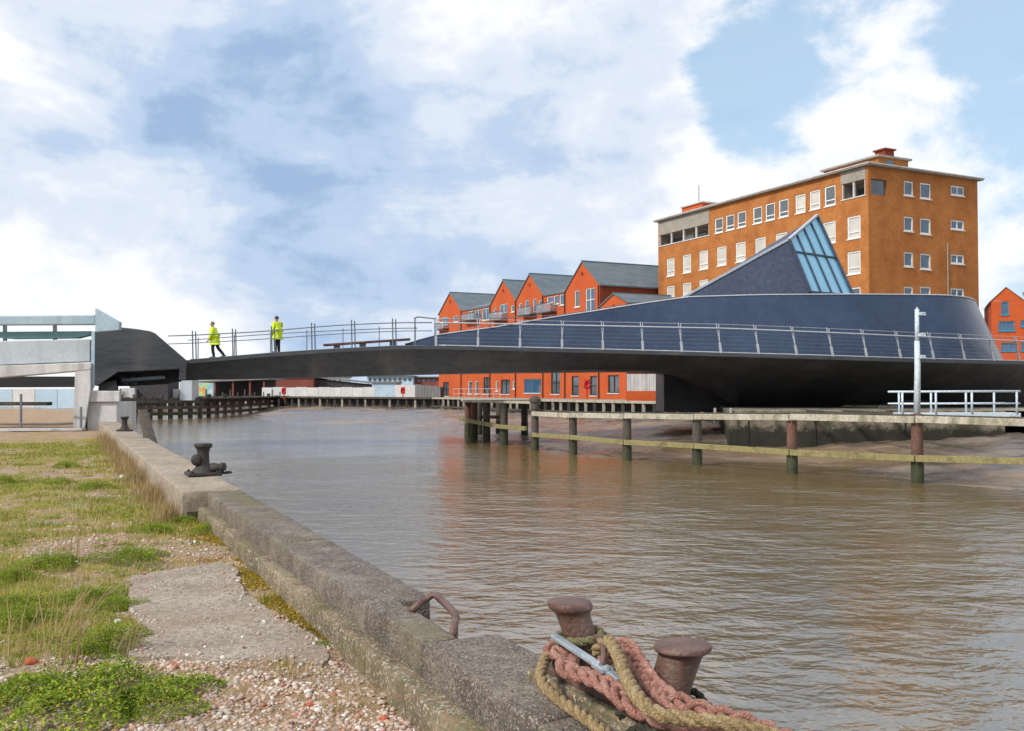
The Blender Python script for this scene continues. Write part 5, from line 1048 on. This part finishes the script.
def person(loc, rz, label, pose, hair):
    t = thing('person', loc, label, 'person', None, rz)
    # local frame: faces +x, left side +y
    J_ = {}
    def add(k, p, r): J_[k] = (Vector(p), r)
    lean = pose['lean']
    def up(z, w=0): return (lean * (z - .92) / .6 + w, 0, z)
    add('pel', (0, 0, .93), .125); add('waist', up(1.08), .12); add('chest', up(1.30), .15); add('neck0', up(1.47), .075); add('neck', up(1.53, .01), .055); add('head0', up(1.60, .025), .085); add('head1', up(1.68, .03), .098); add('head2', up(1.75, .02), .07)
    for s, sy in (('l', 1), ('r', -1)):
        hx, kx, ax_, az = pose[s]
        add(s + 'hip', (0, .09 * sy, .90), .095); add(s + 'knee', (kx, .10 * sy, .50 + (.02 if kx else 0)), .062); add(s + 'ank', (ax_, .10 * sy, .09 + az), .045); add(s + 'toe', (ax_ + .18, .11 * sy, .04 + az * .4), .04)
        sh = up(1.42); add(s + 'sh', (sh[0], .19 * sy, 1.42), .075); e = pose[s + 'arm']; add(s + 'el', (sh[0] + e[0], .25 * sy, 1.14), .052); add(s + 'wr', (sh[0] + e[1], .23 * sy, e[2]), .036)
        wv = J_[s + 'wr'][0]; d = (wv - J_[s + 'el'][0]).normalized(); add(s + 'palm', wv + d * .07, .034)
        for q in range(4): f0 = wv + d * .11 + Vector((0, 0, 0)) + Vector((.018 * (q - 1.5), 0, 0)); add(s + 'f%d' % q, f0 + d * .015, .0095); add(s + 'g%d' % q, f0 + d * (.055 + .008 * (q in (1, 2))) + Vector((.0, -.012 * sy, 0)), .0085)
        add(s + 'th', wv + d * .05 + Vector((.035, -.01 * sy, 0)), .0105); add(s + 'tt', wv + d * .085 + Vector((.05, -.015 * sy, 0)), .009)
    ch = [['pel', 'waist', 'chest', 'neck0', 'neck', 'head0', 'head1', 'head2']]
    for s in 'lr':
        ch += [['pel', s + 'hip', s + 'knee', s + 'ank', s + 'toe'], ['chest', s + 'sh', s + 'el', s + 'wr', s + 'palm']] + [[s + 'palm', s + 'f%d' % q, s + 'g%d' % q] for q in range(4)] + [[s + 'palm', s + 'th', s + 'tt']]
    skin_mesh('body', ch, J_, 'skin', t, loc)
    # clothing: larger skins on the same joints
    C_ = {k: (v[0].copy(), v[1]) for k, v in J_.items()}
    jk = {'hem': (C_['pel'][0] + Vector((0, 0, -.24)), .225), 'pel': (C_['pel'][0] + Vector((0, 0, -.02)), .235), 'waist': (C_['waist'][0], .235), 'chest': (C_['chest'][0], .235), 'neck0': (C_['neck0'][0] + Vector((0, 0, .02)), .10)}
    for s in 'lr': jk.update({s + 'sh': (C_[s + 'sh'][0], .125), s + 'el': (C_[s + 'el'][0], .10), s + 'wr': (C_[s + 'wr'][0], .06)})
    skin_mesh('jacket', [['pel', 'hem'], ['pel', 'waist', 'chest', 'neck0'], ['chest', 'lsh', 'lel', 'lwr'], ['chest', 'rsh', 'rel', 'rwr']], jk, 'hivis', t, loc)
    tr = {'pel': (C_['pel'][0], .145)}
    for s in 'lr': tr.update({s + 'hip': (C_[s + 'hip'][0], .115), s + 'knee': (C_[s + 'knee'][0], .083), s + 'ank': (C_[s + 'ank'][0], .07)})
    skin_mesh('trousers', [['pel', 'lhip', 'lknee', 'lank'], ['pel', 'rhip', 'rknee', 'rank']], tr, 'trousers', t, loc)
    for s in 'lr':
        a, b = C_[s + 'ank'][0], C_[s + 'toe'][0]; m = MB().tube([a + Vector((-.07, 0, -.02)), a + Vector((.0, 0, -.02)), b, b + Vector((.04, 0, 0))], [.04, .06, .05, .03], 10); m.build('boot', 'boot', t, smooth=True)
    h = C_['head1'][0]
    # hair cap, ears, nose, eyes
    vs = []; fs = []; n, mm = 14, 6
    for i in range(mm + 1):
        th = (math.pi * .58) * i / mm
        for k in range(n): a = 2 * math.pi * k / n; r = 1.0 + .03 * math.sin(5 * a + i); vs.append(h + Vector((-.015 + .108 * r * math.sin(th) * math.cos(a) - .02 * (1 - math.cos(th)), .092 * r * math.sin(th) * math.sin(a), .02 + .112 * math.cos(th))))
    for i in range(mm):
        for k in range(n):
            if i >= 3 and math.cos(2 * math.pi * (k + .5) / n) > .45: continue
            fs.append((i * n + k, i * n + (k + 1) % n, (i + 1) * n + (k + 1) % n, (i + 1) * n + k))
    hr = MB().add(vs, fs).build('hair', hair, t, smooth=True)
    m = MB()
    m.lathe(h + Vector((.085, 0, -.005)), (1, 0, -.35), [(.016, 0), (.013, .02), (.006, .03)], 8); nose_ = m.build('nose', 'skin', t, smooth=True)
    for sy in (1, -1):
        MB().lathe(h + Vector((.0, .085 * sy, 0)), (0, sy, 0), [(.03, 0), (.026, .014), (.01, .018)], 10).build('ear', 'skin', t, smooth=True)
        MB().lathe(h + Vector((.084, .034 * sy, .022)), (1, .2 * sy, 0), [(.012, 0), (.009, .008), (.003, .011)], 8).build('eye', 'boot', t, smooth=True)
    MB().bar(h + Vector((.082, -.022, -.055)), h + Vector((.082, .022, -.055)), .012, .008).build('mouth', 'red_paint', t)
    return t
d1 = E(214, 0, 1.6); d2 = E(277, 0, 1.0)
def deckz(px): return E(px).z + 0.003
p1 = P(215, 355, YF(215) + 1.2); p2 = P(277, 353, YF(277) + 0.9)
person((p1.x, p1.y, deckz(215)), R(182), 'walking person in yellow high visibility jacket bent forward near the bridge nose', {'lean': .10, 'l': (0, .10, .02, 0.0), 'r': (0, -.12, -.42, .07), 'larm': (.02, .16, .92), 'rarm': (.06, .20, 1.0)}, 'hair_grey')
person((p2.x, p2.y, deckz(277)), R(150), 'upright person in yellow high visibility jacket standing by the bridge railing', {'lean': .02, 'l': (0, .02, .0, 0.0), 'r': (0, .0, -.03, 0.0), 'larm': (.0, .10, .92), 'rarm': (.02, .14, .98)}, 'hair_dark')

# ------------------------------------------------------------------ ground cover
def np_mesh(name, V, Fc, matn, smooth=False):
    me = bpy.data.meshes.new(name); me.vertices.add(len(V)); me.vertices.foreach_set('co', V.astype(np.float32).ravel())
    k = Fc.shape[1]; me.loops.add(Fc.size); me.loops.foreach_set('vertex_index', Fc.astype(np.int32).ravel()); me.polygons.add(len(Fc)); me.polygons.foreach_set('loop_start', np.arange(0, Fc.size, k, dtype=np.int32))
    me.materials.append(MATS[matn]); me.update(calc_edges=True); me.validate()
    if smooth: me.polygons.foreach_set('use_smooth', [True] * len(Fc))
    return me
def inst(bv, bf, pos, scl, rot):
    n = len(pos); V = bv[None] * scl[:, None, :]; V = np.einsum('nij,nkj->nki', rot, V) + pos[:, None, :]
    Fc = bf[None] + (np.arange(n) * len(bv))[:, None, None]; return V.reshape(-1, 3), Fc.reshape(-1, bf.shape[1])
def rotz(a, tilt=None, td=None):
    c, s = np.cos(a), np.sin(a); M = np.zeros((len(a), 3, 3)); M[:, 0, 0] = c; M[:, 0, 1] = -s; M[:, 1, 0] = s; M[:, 1, 1] = c; M[:, 2, 2] = 1
    if tilt is not None:
        ct, st_ = np.cos(tilt), np.sin(tilt); X = np.zeros((len(a), 3, 3)); X[:, 0, 0] = 1; X[:, 1, 1] = ct; X[:, 1, 2] = -st_; X[:, 2, 1] = st_; X[:, 2, 2] = ct; M = np.einsum('nij,njk->nik', M, X)
    return M
bm = bmesh.new(); bmesh.ops.create_icosphere(bm, subdivisions=1, radius=1.0); ICO_V = np.array([v.co[:] for v in bm.verts]); ICO_F = np.array([[v.index for v in f.verts] for f in bm.faces]); bm.free()
def scatter(n, amax=22.0, power=1.5, bmin=0.56):
    out = []
    while len(out) < n:
        a = -1.5 + amax * random.random() ** power; b = bmin + (1.2 + 0.75 * max(0, a + 1.5)) * random.random() * 1.05
        p = Q(a, b); out.append((p.x, p.y, a, b))
    return out
def make_pebbles():
    pos = []; scl = []
    for x, y, a, b in scatter(120000, 16, 1.65):
        g = growth(x, y); inpad = in_poly(x, y, PAD)
        pr_ = 0.95 if g < .28 else 0.5 if g < .45 else 0.14 if g < 0.6 else .03
        if inpad:
            ed = min(((x - q.x) ** 2 + (y - q.y) ** 2) ** .5 for q in PADF); pr_ = 0.04 + max(0, .5 - ed * 3.2)
        if random.random() > pr_: continue
        s = random.choice((.0035, .004, .005, .006, .007, .008, .010, .012, .017)) * random.uniform(.8, 1.2) * (1.25 if a > 6 else 1)
        z = (0.016 if inpad else gz(x, y)) + s * .15; pos.append((x, y, z)); scl.append((s * random.uniform(.8, 1.3), s * random.uniform(.8, 1.2), s * random.uniform(.45, .8)))
    pos, scl = np.array(pos), np.array(scl); V, Fc = inst(ICO_V, ICO_F, pos, scl, rotz(rng.uniform(0, 6.28, len(pos)), rng.uniform(-.4, .4, len(pos)))); V += rng.normal(0, .0012, V.shape)
    o = bpy.data.objects.new('gravel', np_mesh('gravel', V, Fc, 'pebbles')); COL.objects.link(o); o['kind'] = 'stuff'; tag(o, 'loose pink and white gravel scattered over the quay ground', 'gravel'); print('pebbles', len(pos))
make_pebbles()
BLV = np.array([(-.5, 0, 0), (.5, 0, 0), (.28, .10, .55), (-.28, .10, .55), (0, .38, 1.0)]); BLF = np.array([(0, 1, 2), (0, 2, 3), (3, 2, 4)])
def make_grass(name, n, gsel, matn, hmin, hmax, wd, label, amax=24, seed=0):
    pos = []; scl = []
    for x, y, a, b in scatter(n, amax, 1.35):
        if in_poly(x, y, PAD): continue
        g = growth(x, y) + .35 * fbm(x, y, 2.2, 4.4 + seed, 3)
        if not gsel(g, a, b): continue
        h = random.uniform(hmin, hmax) * (0.6 + 0.8 * random.random() ** 2); far = 1 + max(0, a - 4) * .07
        pos.append((x, y, gz(x, y) - .004)); scl.append((wd * far, h * random.uniform(.4, 1.3), h))
    pos, scl = np.array(pos), np.array(scl); V, Fc = inst(BLV, BLF, pos, scl, rotz(rng.uniform(0, 6.28, len(pos)), rng.normal(0, .35, len(pos))))
    o = bpy.data.objects.new(name, np_mesh(name, V, Fc, matn)); COL.objects.link(o); o['kind'] = 'stuff'; tag(o, label, 'grass'); print(name, len(pos))
make_grass('short_grass', 170000, lambda g, a, b: g > .58, 'grass_green', .02, .085, .008, 'short patchy green grass and moss over the quay ground', 30)
make_grass('dry_grass', 70000, lambda g, a, b: .38 < g < .85, 'grass_dry', .03, .10, .006, 'thin dry straw coloured grass among the weeds', 30, 3)
# brown fringe of grass along the pale coping
def fringe():
    pos = []; scl = []
    for k in range(9000):
        a = random.uniform(8.3, 30); b = .74 + abs(random.gauss(0, .16)); p = Q(a, b); dens = .5 + .5 * fbm(p.x, p.y, .8, 6, 3)
        if random.random() > dens * 1.4: continue
        h = random.uniform(.10, .30) * (.5 + dens); pos.append((p.x, p.y, -.01)); scl.append((.009, h * .6, h))
    pos, scl = np.array(pos), np.array(scl); V, Fc = inst(BLV, BLF, pos, scl, rotz(rng.uniform(0, 6.28, len(pos)), rng.normal(0, .2, len(pos))))
    o = bpy.data.objects.new('grass_fringe', np_mesh('grass_fringe', V, Fc, 'scrub_brown')); COL.objects.link(o); o['kind'] = 'stuff'; tag(o, 'brown grass fringe growing along the inner edge of the pale coping', 'grass')
fringe()
# yellow moss strip by the ledge
def moss_strip():
    pos = []; scl = []
    for k in range(26000):
        a = random.uniform(1.2, 8.5); b = .53 + abs(random.gauss(0, .15)); p = Q(a, b); d = fbm(p.x, p.y, 1.6, 8, 4) + .25 - abs(a - 4.2) * .10
        if d < .12: continue
        pos.append((p.x, p.y, gz(p.x, p.y) + random.uniform(-.002, .012))); s = random.uniform(.006, .014); scl.append((s, s, s * .7))
    pos, scl = np.array(pos), np.array(scl); V, Fc = inst(BLV, BLF, pos, scl * np.array([1, 1.5, 1.4]), rotz(rng.uniform(0, 6.28, len(pos)), rng.uniform(-.9, .9, len(pos))))
    o = bpy.data.objects.new('moss', np_mesh('moss', V, Fc, 'moss_leaf')); COL.objects.link(o); o['kind'] = 'stuff'; tag(o, 'yellow brown moss along the foot of the quay ledge', 'moss')
moss_strip()
# green weed clumps, each its own plant
LFV = np.array([(0, 0, 0), (.35, .45, .10), (0, 1.0, 0), (-.35, .45, .10), (0, .5, -.02)]); LFF = np.array([(0, 1, 4), (1, 2, 4), (2, 3, 4), (3, 0, 4)])
def clump_mesh(seed, n, rad, hgt):
    r = np.random.default_rng(seed); a = r.uniform(0, 6.28, n); q = np.sqrt(r.uniform(0, 1, n)); lob = 1 + .3 * np.sin(3 * a + seed) + .18 * np.sin(5 * a + 2 * seed); rr_ = q * rad * lob
    bx = np.array([mnoise.noise(Vector((math.cos(t) * d * 8, math.sin(t) * d * 8, seed))) for t, d in zip(a, rr_)])
    pos = np.stack([rr_ * np.cos(a), rr_ * np.sin(a), hgt * (1 - q ** 2) * r.uniform(.35, 1.05, n) * (1 + .6 * bx) + .004], -1); s = r.uniform(.013, .027, n) * rad / .25
    s = np.clip(s * .7, .008, .018); V, Fc = inst(LFV, LFF, pos, np.stack([s * .8, s, s], -1), rotz(r.uniform(0, 6.28, n), r.uniform(-.3, 1.0, n))); return np_mesh('weed_clump', V, Fc, 'weed_leaf')
CL = [clump_mesh(k, 4800, .27, .12) for k in range(4)]
WEEDS = [(95, 706, 1.75, 'largest bright green weed clump at the bottom left'), (150, 712, 1.0, 'green weed clump right of the largest bottom left clump'), (40, 697, 1.1, 'green weed clump at the far bottom left corner'), (115, 641, 1.15, 'bright green weed clump at the left edge of the concrete pad'), (88, 650, .7, 'small weed clump just left of the pad edge weed'), (20, 622, .95, 'green weed clump at the left frame edge below the middle'), (12, 606, .7, 'small green weed clump above the left edge clump'), (118, 606, .8, 'weed clump at the upper left corner of the concrete pad'), (90, 596, .9, 'low green weed clump left of the pad top corner'), (48, 569, 1.05, 'flat green weed clump in the left middle ground'), (12, 580, .8, 'weed clump at the left edge level with the pad top'), (130, 562, 1.2, 'wide green weed clump just above the concrete pad'), (158, 531, .9, 'weed clump below the end of the pale coping'), (214, 531, 1.0, 'weed clump beside the coping end face'), (185, 522, .7, 'small weed clump near the coping corner'), (95, 488, 1.2, 'distant weed clump in the middle of the grass'), (65, 467, 1.1, 'far weed clump left of the coping'), (132, 480, 1.0, 'weed clump left of the iron bollard'), (5, 482, 1.1, 'weed clump at the left frame edge in the distance'), (62, 484, .8, 'small far weed clump at left'), (318, 646, .3, 'tiny bright green sprig on the gravel by the ledge')]
for i, (x, y, s, lb_) in enumerate(WEEDS):
    p = G(x, y); o = bpy.data.objects.new('weed_clump', CL[i % 4]); COL.objects.link(o); o.location = (p.x, p.y, gz(p.x, p.y)); o.scale = (s, s, s * (.9 if s > .5 else .5)); o.rotation_euler = (0, 0, i * 1.3); tag(o, lb_, 'weed', 'green weed clumps on the quay ground')
def low_weeds():
    pos = []
    for x, y, a, b in scatter(1500, 30, 1.15):
        if in_poly(x, y, PAD) or growth(x, y) + .4 * random.random() < .6 or b < .8: continue
        rd = random.uniform(.04, .17) * (1 + a * .03)
        for k in range(int(40 + 700 * rd)):
            q = math.sqrt(random.random()); t = random.uniform(0, 6.28); px_, py_ = x + rd * q * math.cos(t), y + rd * q * math.sin(t) * .8
            pos.append((px_, py_, gz(px_, py_) + rd * .28 * (1 - q * q) * random.random() + .003))
    pos = np.array(pos); s_ = rng.uniform(.011, .026, len(pos)); V, Fc = inst(LFV, LFF, pos, np.stack([s_ * .8, s_, s_], -1), rotz(rng.uniform(0, 6.28, len(pos)), rng.uniform(-.3, 1.0, len(pos))))
    o = bpy.data.objects.new('low_weeds', np_mesh('low_weeds', V, Fc, 'weed_leaf')); COL.objects.link(o); o['kind'] = 'stuff'; tag(o, 'small scattered green weeds spread through the rough quay grass', 'weeds'); print('low weeds', len(pos))
low_weeds()
# dry seed stalks
def stalks(px, py, n, h, label, lean=(0, 0)):
    p = G(px, py); t = MB(); 
    for k in range(n):
        b = Vector((random.gauss(0, .06), random.gauss(0, .06), 0)); d = Vector((random.gauss(lean[0], .22), random.gauss(lean[1], .2), 1)); hh = h * random.uniform(.5, 1.0)
        pts = [b + Vector((d.x * q * q * hh, d.y * q * q * hh, hh * (q - .18 * q * q * abs(d.x)))) for q in (0, .25, .5, .75, 1)]; t.tube(pts, [.0035, .003, .0025, .002, .001], 4)
    o = t.build('dry_stalks', 'grass_dry'); o.location = (p.x, p.y, gz(p.x, p.y)); tag(o, label, 'dry grass', 'dry grass stalks')
stalks(62, 664, 26, .62, 'tall dry grass stalks leaning right behind the largest weed clump', (.25, .1))
stalks(75, 560, 16, .5, 'dry grass stalks in the left middle ground', (.1, 0))
stalks(125, 652, 14, .35, 'bent dry stalks arching over the weed at the pad edge', (.3, 0))
stalks(25, 650, 12, .4, 'dry stalks near the left frame edge', (.2, 0))
stalks(128, 432, 60, .55, 'brown dry grass clump at the foot of the landing pillar', (0, 0))
# bigger loose stones and brick fragments
def stone(px, py, s, matn, label, name='stone', cat='stone', group='loose stones on the ground'):
    p = G(px, py); o = MB().add(ICO_V * np.array([s, s * random.uniform(.6, .9), s * .55]), ICO_F.tolist()).build(name, matn)
    bm = bmesh.new(); bm.from_mesh(o.data); bmesh.ops.subdivide_edges(bm, edges=bm.edges, cuts=1, use_grid_fill=True)
    for v in bm.verts: v.co += mnoise.noise_vector(v.co * 25 + Vector((px, py, 0))) * s * .22
    bm.to_mesh(o.data); bm.free(); o.location = (p.x, p.y, gz(p.x, p.y) + s * .25 + (.03 if in_poly(p.x, p.y, PAD) else 0)); o.rotation_euler = (0, 0, random.uniform(0, 6)); tag(o, label, cat, group)
mat('stone_white', [(0.62, 0.60, 0.57)], .85, 12, bump=.4); mat('stone_red', [(0.42, 0.10, 0.045)], .9, 14, bump=.5); mat('stone_buff', [(0.36, 0.27, 0.19)], .9, 12, bump=.4)
for a in ((32, 661, .045, 'stone_red', 'flat red brick fragment near the left weeds', 'brick_fragment', 'brick'), (384, 722, .035, 'stone_red', 'red brick fragment near the bottom centre by the ledge', 'brick_fragment', 'brick'), (310, 707, .026, 'stone_red', 'small orange brick fragment on the lower gravel', 'brick_fragment', 'brick'), (386, 698, .04, 'stone_buff', 'rough brown stone beside the ledge', 'stone', 'stone'), (126, 628, .035, 'stone_white', 'white stone between the weeds at the pad edge', 'stone', 'stone'), (118, 620, .03, 'stone_white', 'smaller white stone above the pad edge white stone', 'stone', 'stone'), (123, 478, .11, 'stone_white', 'pale rubble lump in the grass left of the iron bollard', 'stone', 'stone'), (143, 483, .09, 'stone_white', 'second pale rubble lump nearer the coping', 'stone', 'stone'), (308, 697, .03, 'stone_white', 'white pebble on the gravel path', 'stone', 'stone'), (42, 729, .05, 'stone_buff', 'buff stone at the bottom left frame edge', 'stone', 'stone'), (243, 651, .02, 'stone_buff', 'small brown stone at the lower edge of the pad', 'stone', 'stone'), (12, 676, .04, 'stone_buff', 'buff stone left of the largest weed clump', 'stone', 'stone'), (268, 580, .04, 'stone_white', 'grey white stone by the mossy ledge', 'stone', 'stone')):
    stone(a[0], a[1], a[2], a[3], a[4], a[5], a[6], 'loose brick fragments on the gravel' if a[6] == 'brick' else 'loose stones on the ground')
